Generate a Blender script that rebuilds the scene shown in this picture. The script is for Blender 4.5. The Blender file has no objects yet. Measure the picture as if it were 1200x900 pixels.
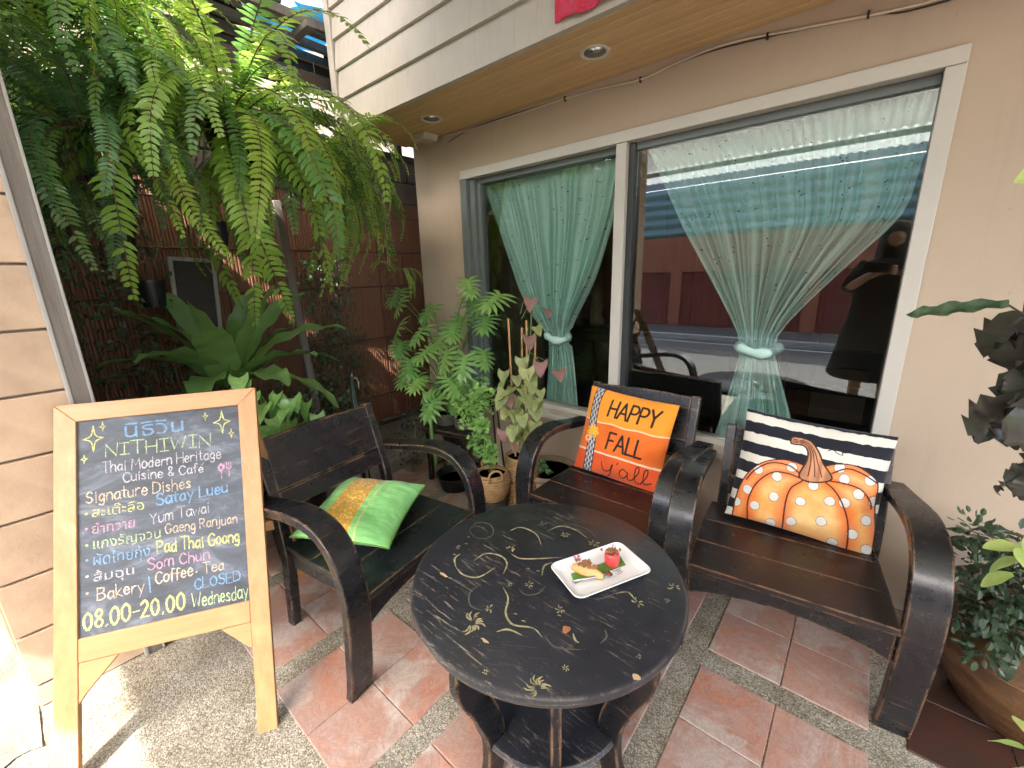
import bpy, bmesh, math, random
import numpy as np
from mathutils import Vector, Matrix, Quaternion
PI = math.pi
R = math.radians
random.seed(7)
rng = np.random.default_rng(7)
scn = bpy.context.scene
col = scn.collection

# ------------------------------------------------------------------ camera
cam_d = bpy.data.cameras.new('camera')
cam_d.sensor_width = 36.0
cam_d.lens = 36.0 * 492.4 / 1200.0
cam_d.clip_start = 0.01
cam_d.clip_end = 400
cam = bpy.data.objects.new('camera', cam_d)
col.objects.link(cam)
RW = Matrix(((0.76604789, 0.14368964, -0.62641), (0.64209612, -0.20826942, 0.73750762), (-0.02472789, -0.96744355, -0.25160704)))
# columns of RW: camera right, down, forward in world axes
rt = Vector((RW[0][0], RW[1][0], RW[2][0])).normalized()
fw = Vector((RW[0][2], RW[1][2], RW[2][2])).normalized()
up = rt.cross(fw).normalized()
rt = fw.cross(up).normalized()
cam.matrix_world = Matrix(((rt.x, up.x, -fw.x, 0), (rt.y, up.y, -fw.y, 0), (rt.z, up.z, -fw.z, 1.4), (0, 0, 0, 1)))
scn.camera = cam

# ------------------------------------------------------------------ light
SUN = Vector((0.283, -0.857, 1.0)).normalized()          # towards the sun
sun_d = bpy.data.lights.new('sun', 'SUN')
sun_d.energy = 2.4
sun_d.angle = R(0.6)
sun_d.color = (1.0, 0.955, 0.88)
sun = bpy.data.objects.new('sun', sun_d)
col.objects.link(sun)
sun.rotation_euler = SUN.to_track_quat('Z', 'Y').to_euler()
sun.location = (3, -8, 9)
w = bpy.data.worlds.new('World')
scn.world = w
w.use_nodes = True
wn = w.node_tree.nodes
bg = wn['Background']
sky = wn.new('ShaderNodeTexSky')
sky.sky_type = 'NISHITA'
sky.sun_disc = False
sky.sun_elevation = math.asin(SUN.z)
sky.sun_rotation = math.atan2(SUN.x, SUN.y)
sky.air_density = 1.0
sky.dust_density = 5.0
w.node_tree.links.new(sky.outputs[0], bg.inputs[0])
bg.inputs[1].default_value = 0.15
scn.view_settings.view_transform = 'Standard'
scn.view_settings.look = 'None'
scn.view_settings.gamma = 1.0
scn.view_settings.exposure = 3.15
scn.cycles.use_denoising = True
scn.cycles.max_bounces = 10
scn.cycles.diffuse_bounces = 5
scn.cycles.transparent_max_bounces = 16
scn.cycles.sample_clamp_indirect = 6.0
scn.cycles.caustics_reflective = False
scn.cycles.caustics_refractive = False

# ------------------------------------------------------------------ materials
def nmat(name):
    m = bpy.data.materials.new(name)
    m.use_nodes = True
    nt = m.node_tree
    return m, nt, nt.nodes['Principled BSDF'], nt.nodes['Material Output']

def ramp(nt, fac, stops):
    r = nt.nodes.new('ShaderNodeValToRGB')
    e = r.color_ramp.elements
    while len(e) < len(stops):
        e.new(0.5)
    for i, (p, c) in enumerate(stops):
        e[i].position = p
        e[i].color = (c[0], c[1], c[2], 1) if not isinstance(c, (int, float)) else (c, c, c, 1)
    nt.links.new(fac, r.inputs[0])
    return r.outputs[0]

def coords(nt, scale=(1, 1, 1), kind='Object'):
    tc = nt.nodes.new('ShaderNodeTexCoord')
    mp = nt.nodes.new('ShaderNodeMapping')
    mp.inputs['Scale'].default_value = scale
    nt.links.new(tc.outputs[kind], mp.inputs[0])
    return mp.outputs[0]

def noise(nt, vec, scale, detail=4, rough=0.6, dist=0.0):
    n = nt.nodes.new('ShaderNodeTexNoise')
    n.inputs['Scale'].default_value = scale
    n.inputs['Detail'].default_value = detail
    n.inputs['Roughness'].default_value = rough
    n.inputs['Distortion'].default_value = dist
    nt.links.new(vec, n.inputs['Vector'])
    return n.outputs[0]

def mix(nt, fac, a, b, blend='MIX'):
    m = nt.nodes.new('ShaderNodeMix')
    m.data_type = 'RGBA'
    m.blend_type = blend
    for i, v in ((0, fac), (6, a), (7, b)):
        if isinstance(v, (int, float)):
            m.inputs[i].default_value = v if i == 0 else (v, v, v, 1)
        elif isinstance(v, (tuple, list)):
            m.inputs[i].default_value = (v[0], v[1], v[2], 1)
        else:
            nt.links.new(v, m.inputs[i])
    return m.outputs[2]

def bump(nt, h, strength=0.3, dist=0.01, normal=None):
    b = nt.nodes.new('ShaderNodeBump')
    b.inputs['Strength'].default_value = strength
    b.inputs['Distance'].default_value = dist
    nt.links.new(h, b.inputs['Height'])
    if normal is not None:
        nt.links.new(normal, b.inputs['Normal'])
    return b.outputs[0]

def math_(nt, op, a, b=0.0):
    m = nt.nodes.new('ShaderNodeMath')
    m.operation = op
    for i, v in ((0, a), (1, b)):
        if isinstance(v, (int, float)):
            m.inputs[i].default_value = v
        else:
            nt.links.new(v, m.inputs[i])
    return m.outputs[0]

def obj_random(nt):
    return nt.nodes.new('ShaderNodeObjectInfo').outputs['Random']

def simple(name, c1, c2=None, scale=8, rough=0.6, bscale=80, bst=0.15, bd=0.002, stretch=(1, 1, 1), metal=0.0, spec=0.5, kind='Object', vary=0.0, rough2=None):
    m, nt, p, out = nmat(name)
    v = coords(nt, stretch, kind)
    c2 = c2 or tuple(x * 0.8 for x in c1)
    n = noise(nt, v, scale, 6, 0.65)
    c = ramp(nt, n, [(0.3, c1), (0.7, c2)])
    if vary:
        rr = obj_random(nt)
        hs = nt.nodes.new('ShaderNodeHueSaturation')
        nt.links.new(c, hs.inputs['Color'])
        nt.links.new(math_(nt, 'MULTIPLY_ADD', rr, vary), hs.inputs['Value'])
        hs.inputs['Value'].default_value = 1
        mm = nt.nodes.new('ShaderNodeMath')
        mm.operation = 'MULTIPLY_ADD'
        nt.links.new(rr, mm.inputs[0])
        mm.inputs[1].default_value = vary
        mm.inputs[2].default_value = 1 - vary / 2
        nt.links.new(mm.outputs[0], hs.inputs['Value'])
        c = hs.outputs[0]
    nt.links.new(c, p.inputs['Base Color'])
    p.inputs['Roughness'].default_value = rough
    if rough2 is not None:
        nt.links.new(ramp(nt, n, [(0.35, rough), (0.65, rough2)]), p.inputs['Roughness'])
    p.inputs['Metallic'].default_value = metal
    p.inputs['Specular IOR Level'].default_value = spec
    if bst:
        nt.links.new(bump(nt, noise(nt, v, bscale, 5, 0.7), bst, bd), p.inputs['Normal'])
    return m

def painted_wood(name, base, under, red=None, wear=0.5, rough=0.28, stretch=(3, 40, 40), scratch=0.6, dull=0.12):
    """dark paint rubbed through at the edges and along the grain"""
    m, nt, p, out = nmat(name)
    v = coords(nt)
    vs = coords(nt, stretch)
    big = noise(nt, v, 5, 5, 0.6)
    fine = noise(nt, vs, 2.0, 6, 0.75)
    c = base
    if red:
        c = mix(nt, ramp(nt, big, [(0.42, 0.0), (0.62, 0.8)]), base, red)
    else:
        c = mix(nt, ramp(nt, big, [(0.4, 0.0), (0.7, 0.5)]), base, tuple(x * 1.9 for x in base))
    # scratches where both a patch mask and the stretched grain agree
    patch = ramp(nt, noise(nt, v, 3.6, 4, 0.6), [(0.48, 0.0), (0.62, 1.0)])
    gr = ramp(nt, fine, [(0.56, 0.0), (0.63, 1.0)])
    sc = math_(nt, 'MULTIPLY', math_(nt, 'MULTIPLY', patch, gr), scratch)
    c = mix(nt, sc, c, under)
    # edges
    g = nt.nodes.new('ShaderNodeNewGeometry')
    bv = nt.nodes.new('ShaderNodeBevel')
    bv.samples = 4
    bv.inputs['Radius'].default_value = 0.011
    dt = nt.nodes.new('ShaderNodeVectorMath')
    dt.operation = 'DOT_PRODUCT'
    nt.links.new(g.outputs['Normal'], dt.inputs[0])
    nt.links.new(bv.outputs[0], dt.inputs[1])
    ed = ramp(nt, dt.outputs['Value'], [(0.86, 1.0), (0.975, 0.0)])
    em = ramp(nt, noise(nt, v, 9, 6, 0.75), [(0.44, 0.0), (0.54, 1.0)])
    c = mix(nt, math_(nt, 'MULTIPLY', math_(nt, 'MULTIPLY', ed, em), wear), c, under)
    # dust specks
    vsp = nt.nodes.new('ShaderNodeTexVoronoi')
    vsp.inputs['Scale'].default_value = 75
    nt.links.new(v, vsp.inputs['Vector'])
    sp = ramp(nt, vsp.outputs['Distance'], [(0.07, 0.55), (0.12, 0.0)])
    sp = math_(nt, 'MULTIPLY', sp, ramp(nt, noise(nt, v, 40, 2, 0.5), [(0.5, 0.0), (0.56, 1.0)]))
    c = mix(nt, sp, c, (0.3, 0.28, 0.25))
    haze_ = ramp(nt, noise(nt, v, 7, 7, 0.75), [(0.5, 0.0), (0.75, dull)])
    c = mix(nt, haze_, c, tuple(x * 2.6 + 0.004 for x in base))
    nt.links.new(c, p.inputs['Base Color'])
    nt.links.new(ramp(nt, noise(nt, v, 14, 6, 0.7), [(0.3, rough), (0.7, rough + 0.18)]), p.inputs['Roughness'])
    nt.links.new(bump(nt, fine, 0.16, 0.002), p.inputs['Normal'])
    return m

def leaf(name, c1, c2, rough=0.42, scale=30, trans=0.3, tcol=None, vary=0.35):
    m, nt, p, out = nmat(name)
    v = coords(nt)
    n = noise(nt, v, scale, 4, 0.6)
    c = ramp(nt, n, [(0.3, c1), (0.7, c2)])
    hs = nt.nodes.new('ShaderNodeHueSaturation')
    rr = obj_random(nt)
    nt.links.new(c, hs.inputs['Color'])
    mm = nt.nodes.new('ShaderNodeMath')
    mm.operation = 'MULTIPLY_ADD'
    nt.links.new(rr, mm.inputs[0])
    mm.inputs[1].default_value = vary
    mm.inputs[2].default_value = 1 - vary / 2
    nt.links.new(mm.outputs[0], hs.inputs['Value'])
    hh = nt.nodes.new('ShaderNodeMath')
    hh.operation = 'MULTIPLY_ADD'
    nt.links.new(rr, hh.inputs[0])
    hh.inputs[1].default_value = -0.04
    hh.inputs[2].default_value = 0.51
    nt.links.new(hh.outputs[0], hs.inputs['Hue'])
    nt.links.new(hs.outputs[0], p.inputs['Base Color'])
    p.inputs['Roughness'].default_value = rough
    nt.links.new(bump(nt, noise(nt, v, 90, 3, 0.6), 0.2, 0.002), p.inputs['Normal'])
    t = nt.nodes.new('ShaderNodeBsdfTranslucent')
    nt.links.new(mix(nt, 0.6, hs.outputs[0], tcol or tuple(min(1, x * 2.2) for x in c2)), t.inputs[0])
    ms = nt.nodes.new('ShaderNodeMixShader')
    ms.inputs[0].default_value = trans
    nt.links.new(p.outputs[0], ms.inputs[1])
    nt.links.new(t.outputs[0], ms.inputs[2])
    nt.links.new(ms.outputs[0], out.inputs[0])
    return m

M = {}
# ground
def aggregate():
    m, nt, p, out = nmat('washed_pebble_aggregate')
    v = coords(nt)
    vo = nt.nodes.new('ShaderNodeTexVoronoi')
    vo.inputs['Scale'].default_value = 260
    nt.links.new(v, vo.inputs['Vector'])
    sep = nt.nodes.new('ShaderNodeSeparateColor')
    nt.links.new(vo.outputs['Color'], sep.inputs[0])
    c = ramp(nt, sep.outputs[0], [(0.0, (0.17, 0.155, 0.12)), (0.35, (0.33, 0.305, 0.25)), (0.7, (0.44, 0.41, 0.34)), (1.0, (0.62, 0.58, 0.49))])
    gap = ramp(nt, vo.outputs['Distance'], [(0.35, 1.0), (0.8, 0.5)])
    c = mix(nt, 1.0, c, gap, 'MULTIPLY')
    dirt = ramp(nt, noise(nt, v, 3.0, 7, 0.7), [(0.38, (0.6, 0.57, 0.5)), (0.6, (1, 1, 1))])
    c = mix(nt, 1.0, c, dirt, 'MULTIPLY')
    nt.links.new(c, p.inputs['Base Color'])
    p.inputs['Roughness'].default_value = 0.75
    nt.links.new(bump(nt, vo.outputs['Distance'], 0.5, -0.003), p.inputs['Normal'])
    return m
M['aggregate'] = aggregate()
def terracotta():
    m, nt, p, out = nmat('worn_terracotta')
    v = coords(nt, kind='Object')
    oi = nt.nodes.new('ShaderNodeObjectInfo')
    va = nt.nodes.new('ShaderNodeVectorMath')
    va.operation = 'ADD'
    nt.links.new(v, va.inputs[0])
    nt.links.new(oi.outputs['Location'], va.inputs[1])
    v = va.outputs[0]
    n = noise(nt, v, 6.5, 8, 0.75, 1.6)
    n2 = noise(nt, v, 2.3, 6, 0.7, 1.2)
    c = ramp(nt, n, [(0.3, (0.36, 0.15, 0.095)), (0.45, (0.43, 0.24, 0.18)), (0.56, (0.38, 0.25, 0.21)), (0.72, (0.47, 0.38, 0.33))])
    c = mix(nt, ramp(nt, n2, [(0.5, 0.0), (0.58, 0.85)]), c, (0.47, 0.41, 0.37))
    c = mix(nt, ramp(nt, n2, [(0.34, 0.9), (0.43, 0.0)]), c, (0.46, 0.17, 0.08))
    c = mix(nt, ramp(nt, oi.outputs['Random'], [(0, 0.0), (1, 0.35)]), c, (0.3, 0.2, 0.17))
    nt.links.new(c, p.inputs['Base Color'])
    nt.links.new(ramp(nt, n, [(0.35, 0.42), (0.7, 0.7)]), p.inputs['Roughness'])
    cr = ramp(nt, noise(nt, v, 11, 8, 0.8, 2.0), [(0.47, 0.0), (0.5, 0.45), (0.53, 0.0)])
    c = mix(nt, cr, c, (0.16, 0.09, 0.07))
    nt.links.new(c, p.inputs['Base Color'])
    nt.links.new(bump(nt, noise(nt, v, 25, 7, 0.75), 0.45, 0.006), p.inputs['Normal'])
    return m
M['terracotta'] = terracotta()
M['wet_tile'] = simple('wet_brown_tile', (0.075, 0.03, 0.02), (0.04, 0.03, 0.025), 5, 0.08, 40, 0.2, 0.003)
M['concrete_pale'] = simple('pale_rough_concrete', (0.19, 0.17, 0.145), (0.1, 0.09, 0.075), 3, 0.9, 30, 0.6, 0.01)
M['asphalt'] = simple('grey_asphalt', (0.11, 0.108, 0.105), (0.085, 0.085, 0.083), 1.5, 0.85, 200, 0.4, 0.004)
M['kerb'] = simple('kerb_concrete', (0.42, 0.41, 0.39), (0.3, 0.3, 0.29), 4, 0.85, 60, 0.3)
M['road_white'] = simple('white_road_paint', (0.7, 0.7, 0.68), (0.55, 0.55, 0.53), 6, 0.7)
M['red_wall'] = simple('red_brown_wall', (0.28, 0.062, 0.04), (0.2, 0.048, 0.033), 2, 0.85, 60, 0.7, 0.01)
M['red_trim'] = simple('rust_orange_render', (0.5, 0.17, 0.085), (0.38, 0.12, 0.065), 2, 0.85, 40, 0.3)
M['teal_sheet'] = simple('teal_metal_sheet', (0.2, 0.33, 0.32), (0.27, 0.38, 0.36), 3, 0.45, 20, 0.1)
M['grey_sheet'] = simple('grey_metal_sheet', (0.36, 0.37, 0.39), (0.28, 0.29, 0.31), 3, 0.5)
# building
def wall_mat():
    m, nt, p, out = nmat('peach_wall_paint')
    v = coords(nt)
    c = ramp(nt, noise(nt, v, 1.6, 6, 0.65), [(0.3, (0.54, 0.44, 0.335)), (0.7, (0.49, 0.395, 0.3))])
    st = ramp(nt, noise(nt, coords(nt, (9, 9, 0.7)), 1.4, 6, 0.7), [(0.55, 0.0), (0.8, 0.35)])
    c = mix(nt, st, c, (0.33, 0.26, 0.19))
    spk = ramp(nt, noise(nt, v, 42, 3, 0.5), [(0.71, 0.0), (0.76, 0.5)])
    c = mix(nt, spk, c, (0.28, 0.22, 0.16))
    nt.links.new(c, p.inputs['Base Color'])
    p.inputs['Roughness'].default_value = 0.72
    b1 = bump(nt, noise(nt, v, 7, 5, 0.6), 0.25, 0.012)
    nt.links.new(bump(nt, noise(nt, v, 150, 4, 0.7), 0.2, 0.002, b1), p.inputs['Normal'])
    return m
M['wall'] = wall_mat()
def siding_mat():
    m, nt, p, out = nmat('cream_siding_paint')
    v = coords(nt)
    vs = coords(nt, (14, 14, 1.5))
    n = noise(nt, v, 2.2, 6, 0.65)
    c = ramp(nt, n, [(0.3, (0.48, 0.44, 0.38)), (0.7, (0.4, 0.365, 0.31))])
    st = ramp(nt, noise(nt, vs, 2.5, 6, 0.7), [(0.52, 0.0), (0.75, 0.5)])
    c = mix(nt, st, c, (0.3, 0.27, 0.22))
    nt.links.new(c, p.inputs['Base Color'])
    p.inputs['Roughness'].default_value = 0.6
    vh = coords(nt, (4, 30, 60))
    nt.links.new(bump(nt, noise(nt, vh, 2.5, 5, 0.7), 0.3, 0.003), p.inputs['Normal'])
    return m
M['siding'] = siding_mat()
M['soffit'] = simple('tan_soffit_paint', (0.6, 0.4, 0.2), (0.53, 0.35, 0.175), 3, 0.6, 30, 0.15, 0.002, (1, 8, 8), vary=0.1)
M['soffit_gap'] = simple('soffit_backing', (0.18, 0.1, 0.05), None, 4, 0.8)
M['white_frame'] = simple('off_white_frame_paint', (0.62, 0.6, 0.54), (0.56, 0.545, 0.49), 2.5, 0.45, 90, 0.08)
M['grey_frame'] = simple('grey_green_frame', (0.17, 0.2, 0.195), (0.13, 0.155, 0.15), 3, 0.4, 60, 0.05)
M['dark_frame'] = simple('dark_window_track', (0.04, 0.045, 0.045), None, 3, 0.4)
M['stone_tile'] = simple('beige_stone_tile', (0.54, 0.39, 0.27), (0.42, 0.3, 0.205), 9, 0.5, 24, 0.35, 0.004, vary=0.15)
M['grout'] = simple('grey_grout', (0.3, 0.265, 0.23), None, 30, 0.9)
M['old_wood'] = simple('weathered_grey_wood', (0.13, 0.105, 0.09), (0.22, 0.2, 0.18), 3, 0.75, 10, 0.6, 0.004, (18, 18, 1))
M['edge_metal'] = simple('scuffed_pale_edge', (0.4, 0.39, 0.37), (0.25, 0.24, 0.23), 8, 0.5, 60, 0.2, stretch=(1, 1, 0.2))
M['bamboo'] = simple('dark_split_bamboo', (0.23, 0.1, 0.052), (0.15, 0.065, 0.036), 3, 0.5, 12, 0.35, 0.004, (30, 30, 1.2), vary=0.15)
M['bamboo_tie'] = simple('bamboo_rail', (0.085, 0.034, 0.02), None, 8, 0.6)
M['block'] = simple('grey_brown_block_wall', (0.16, 0.125, 0.095), (0.1, 0.08, 0.062), 4, 0.9, 30, 0.5, 0.006)
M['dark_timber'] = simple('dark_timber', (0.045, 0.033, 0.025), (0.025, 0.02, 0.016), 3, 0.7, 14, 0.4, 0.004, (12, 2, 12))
M['grey_timber'] = simple('grey_rafter_timber', (0.17, 0.16, 0.145), (0.11, 0.1, 0.09), 3, 0.8, 14, 0.4, 0.004, (2, 12, 12))
M['cream_wall'] = simple('cream_neighbour_wall', (0.42, 0.35, 0.26), (0.36, 0.3, 0.22), 1, 0.8)
def blue_sheet():
    m, nt, p, out = nmat('blue_translucent_roof_sheet')
    v = coords(nt)
    n = noise(nt, v, 5, 5, 0.6)
    c = ramp(nt, n, [(0.35, (0.03, 0.3, 0.5)), (0.65, (0.1, 0.5, 0.68))])
    nt.links.new(c, p.inputs['Base Color'])
    p.inputs['Roughness'].default_value = 0.35
    t = nt.nodes.new('ShaderNodeBsdfTranslucent')
    nt.links.new(c, t.inputs[0])
    ms = nt.nodes.new('ShaderNodeMixShader')
    ms.inputs[0].default_value = 0.75
    nt.links.new(p.outputs[0], ms.inputs[1])
    nt.links.new(t.outputs[0], ms.inputs[2])
    nt.links.new(ms.outputs[0], out.inputs[0])
    return m
M['blue_sheet'] = blue_sheet()
def white_sheet():
    m, nt, p, out = nmat('white_translucent_awning_sheet')
    p.inputs['Base Color'].default_value = (0.75, 0.78, 0.76, 1)
    p.inputs['Roughness'].default_value = 0.35
    t = nt.nodes.new('ShaderNodeBsdfTranslucent')
    t.inputs[0].default_value = (0.7, 0.75, 0.73, 1)
    ms = nt.nodes.new('ShaderNodeMixShader')
    ms.inputs[0].default_value = 0.4
    nt.links.new(p.outputs[0], ms.inputs[1])
    nt.links.new(t.outputs[0], ms.inputs[2])
    nt.links.new(ms.outputs[0], out.inputs[0])
    return m
M['white_sheet'] = white_sheet()
def fill_awning_sheet():  # translucency added to spread soft fill light over the terrace
    m, nt, p, out = nmat('milky_fill_light_sheet')
    c = ramp(nt, noise(nt, coords(nt), 2.0, 5, 0.6), [(0.3, (0.5, 0.5, 0.46)), (0.7, (0.38, 0.38, 0.34))])
    nt.links.new(c, p.inputs['Base Color'])
    p.inputs['Roughness'].default_value = 0.5
    t = nt.nodes.new('ShaderNodeBsdfTranslucent')
    nt.links.new(c, t.inputs[0])
    ms = nt.nodes.new('ShaderNodeMixShader')
    ms.inputs[0].default_value = 0.36
    nt.links.new(p.outputs[0], ms.inputs[1])
    nt.links.new(t.outputs[0], ms.inputs[2])
    nt.links.new(ms.outputs[0], out.inputs[0])
    return m
M['fill_sheet'] = fill_awning_sheet()
M['awning_metal'] = simple('grey_awning_metal', (0.3, 0.31, 0.31), (0.24, 0.25, 0.25), 3, 0.5)
def glass_mat(nm='window_glass', k=2.3):
    m, nt, p, out = nmat(nm)
    nt.nodes.remove(p)
    tr = nt.nodes.new('ShaderNodeBsdfTransparent')
    tr.inputs[0].default_value = (0.96, 0.98, 0.97, 1)
    gl = nt.nodes.new('ShaderNodeBsdfGlossy')
    gl.inputs['Roughness'].default_value = 0.0
    gl.inputs[0].default_value = (0.95, 0.98, 0.97, 1)
    fr = nt.nodes.new('ShaderNodeFresnel')
    fr.inputs[0].default_value = 1.5
    f2 = math_(nt, 'MINIMUM', math_(nt, 'MULTIPLY', fr.outputs[0], k), 1.0)
    ms = nt.nodes.new('ShaderNodeMixShader')
    nt.links.new(f2, ms.inputs[0])
    nt.links.new(tr.outputs[0], ms.inputs[1])
    nt.links.new(gl.outputs[0], ms.inputs[2])
    nt.links.new(ms.outputs[0], out.inputs[0])
    return m
M['glass'] = glass_mat()
M['glass_clear'] = glass_mat('clear_window_glass', 0.8)
def curtain_mat():
    m, nt, p, out = nmat('mint_eyelet_curtain_cloth')
    tc = nt.nodes.new('ShaderNodeTexCoord')
    mp = nt.nodes.new('ShaderNodeMapping')
    mp.inputs['Scale'].default_value = (26, 26, 1)
    nt.links.new(tc.outputs['UV'], mp.inputs[0])
    # sparse groups of eyelet holes: coarse cells pick where, fine cells punch holes
    vo = nt.nodes.new('ShaderNodeTexVoronoi')
    vo.inputs['Scale'].default_value = 0.85
    nt.links.new(mp.outputs[0], vo.inputs['Vector'])
    vf = nt.nodes.new('ShaderNodeTexVoronoi')
    vf.inputs['Scale'].default_value = 2.6
    nt.links.new(mp.outputs[0], vf.inputs['Vector'])
    g = math_(nt, 'LESS_THAN', vo.outputs['Distance'], 0.34)
    h = math_(nt, 'LESS_THAN', vf.outputs['Distance'], 0.24)
    hole = math_(nt, 'MULTIPLY', g, h)
    n = noise(nt, mp.outputs[0], 3.0, 4, 0.6)
    c = ramp(nt, n, [(0.3, (0.52, 0.8, 0.71)), (0.7, (0.6, 0.87, 0.79))])
    c = mix(nt, hole, c, (0.08, 0.14, 0.12))
    nt.links.new(c, p.inputs['Base Color'])
    p.inputs['Roughness'].default_value = 0.85
    p.inputs['Specular IOR Level'].default_value = 0.1
    t = nt.nodes.new('ShaderNodeBsdfTranslucent')
    nt.links.new(c, t.inputs[0])
    ms = nt.nodes.new('ShaderNodeMixShader')
    ms.inputs[0].default_value = 0.12
    nt.links.new(p.outputs[0], ms.inputs[1])
    nt.links.new(t.outputs[0], ms.inputs[2])
    nt.links.new(ms.outputs[0], out.inputs[0])
    return m
M['curtain'] = curtain_mat()
M['interior'] = simple('brown_interior_wall', (0.42, 0.33, 0.24), (0.34, 0.26, 0.19), 1.5, 0.8)
M['interior_wood'] = simple('interior_panel_wood', (0.3, 0.16, 0.09), (0.22, 0.11, 0.06), 2, 0.6, stretch=(8, 8, 1))
M['interior_dark'] = simple('interior_black_lacquer', (0.012, 0.012, 0.013), None, 4, 0.35)
M['ivory'] = simple('ivory_carving', (0.4, 0.33, 0.22), (0.2, 0.15, 0.1), 14, 0.6)
# furniture
M['black_paint'] = painted_wood('worn_black_paint', (0.0085, 0.0092, 0.0115), (0.42, 0.24, 0.12), wear=1.0, rough=0.2, scratch=0.35)
M['seat_paint'] = painted_wood('worn_black_brown_seat_paint', (0.009, 0.0082, 0.009), (0.3, 0.16, 0.08), red=(0.026, 0.013, 0.012), wear=1.0, rough=0.24, scratch=0.4)
M['seat_green'] = painted_wood('worn_black_green_seat_paint', (0.01, 0.014, 0.016), (0.3, 0.18, 0.09), wear=0.9, rough=0.22, scratch=0.35)
M['table_paint'] = painted_wood('worn_blue_black_table_paint', (0.015, 0.0165, 0.022), (0.36, 0.3, 0.23), wear=0.5, rough=0.27, stretch=(6, 60, 40), scratch=0.7, dull=0.3)
M['gold_paint'] = simple('faded_gold_paint', (0.5, 0.45, 0.24), (0.1, 0.09, 0.06), 70, 0.5, 200, 0.3, 0.001)
M['gold_faint'] = simple('rubbed_gold_paint', (0.1, 0.095, 0.07), (0.06, 0.06, 0.055), 60, 0.5)
M['bare_chip'] = simple('bare_wood_chip', (0.55, 0.4, 0.24), (0.45, 0.3, 0.17), 60, 0.7)
M['rust_chip'] = simple('orange_bare_patch', (0.4, 0.16, 0.06), (0.3, 0.12, 0.05), 60, 0.7)
M['board_wood'] = simple('orange_pine', (0.5, 0.28, 0.125), (0.4, 0.2, 0.08), 2.2, 0.45, 6, 0.15, 0.002, (16, 16, 1.2))
M['board_wood_h'] = simple('orange_pine_crossgrain', (0.5, 0.28, 0.125), (0.41, 0.21, 0.085), 2.2, 0.45, 6, 0.15, 0.002, (1.2, 16, 16))
def slate():
    m, nt, p, out = nmat('smudged_chalkboard')
    v = coords(nt, (1.0, 1, 2.2))
    n = noise(nt, v, 5.5, 7, 0.7, 0.9)
    c = ramp(nt, n, [(0.36, (0.035, 0.042, 0.055)), (0.54, (0.07, 0.085, 0.11)), (0.7, (0.2, 0.22, 0.28))])
    n2 = noise(nt, coords(nt, (3, 3, 40)), 3, 5, 0.7)
    c = mix(nt, ramp(nt, n2, [(0.55, 0.0), (0.8, 0.35)]), c, (0.2, 0.21, 0.23))
    nt.links.new(c, p.inputs['Base Color'])
    p.inputs['Roughness'].default_value = 0.62
    return m
M['slate'] = slate()
def chalk(name, c):
    m, nt, p, out = nmat(name)
    v = coords(nt)
    n = noise(nt, v, 330, 3, 0.65)
    cc = mix(nt, ramp(nt, n, [(0.44, 0.75), (0.54, 0.0)]), c, (0.09, 0.1, 0.11))
    cc = mix(nt, ramp(nt, noise(nt, v, 38, 3, 0.6), [(0.42, 0.35), (0.6, 0.0)]), cc, (0.1, 0.11, 0.13))
    nt.links.new(cc, p.inputs['Base Color'])
    p.inputs['Roughness'].default_value = 0.95
    p.inputs['Specular IOR Level'].default_value = 0.05
    return m
M['ch_blue'] = chalk('blue_chalk', (0.22, 0.45, 0.75))
M['ch_green'] = chalk('pale_green_chalk', (0.52, 0.68, 0.34))
M['ch_yellow'] = chalk('yellow_chalk', (0.75, 0.76, 0.28))
M['ch_white'] = chalk('white_chalk', (0.68, 0.64, 0.68))
M['ch_pink'] = chalk('pink_chalk', (0.75, 0.38, 0.55))
M['ch_peach'] = chalk('peach_chalk', (0.78, 0.62, 0.45))
def art_cloth(name, rough=0.75):
    m, nt, p, out = nmat(name)
    a = nt.nodes.new('ShaderNodeVertexColor')
    a.layer_name = 'print'
    nt.links.new(a.outputs[0], p.inputs['Base Color'])
    p.inputs['Roughness'].default_value = rough
    p.inputs['Specular IOR Level'].default_value = 0.2
    p.inputs['Sheen Weight'].default_value = 0.2
    v = coords(nt)
    wv = noise(nt, v, 500, 2, 0.5)
    big = noise(nt, v, 12, 4, 0.6, 0.5)
    nt.links.new(bump(nt, big, 0.45, 0.012, bump(nt, wv, 0.3, 0.001)), p.inputs['Normal'])
    return m
M['print_cloth'] = art_cloth('printed_cushion_cloth')
M['silk'] = art_cloth('green_gold_silk', 0.42)
M['porcelain'] = simple('white_porcelain', (0.8, 0.8, 0.8), (0.78, 0.78, 0.79), 3, 0.12, bst=0)
M['steel'] = simple('fork_steel', (0.55, 0.55, 0.56), (0.5, 0.5, 0.5), 20, 0.18, bst=0, metal=1)
M['banana_leaf'] = simple('banana_leaf_strip', (0.13, 0.3, 0.04), (0.08, 0.2, 0.03), 40, 0.35)
M['mango'] = simple('orange_fruit', (0.8, 0.36, 0.08), (0.7, 0.45, 0.2), 60, 0.4, 150, 0.5, 0.003)
M['watermelon'] = simple('red_fruit', (0.75, 0.09, 0.08), (0.6, 0.06, 0.06), 60, 0.3, 150, 0.4, 0.003)
M['crumb'] = simple('brown_crumble', (0.25, 0.1, 0.05), (0.4, 0.2, 0.08), 200, 0.8)
M['petal'] = simple('magenta_petal', (0.5, 0.02, 0.15), (0.6, 0.3, 0.45), 100, 0.6)
M['petal_white'] = simple('white_petal', (0.75, 0.6, 0.7), None, 100, 0.6)
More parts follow.
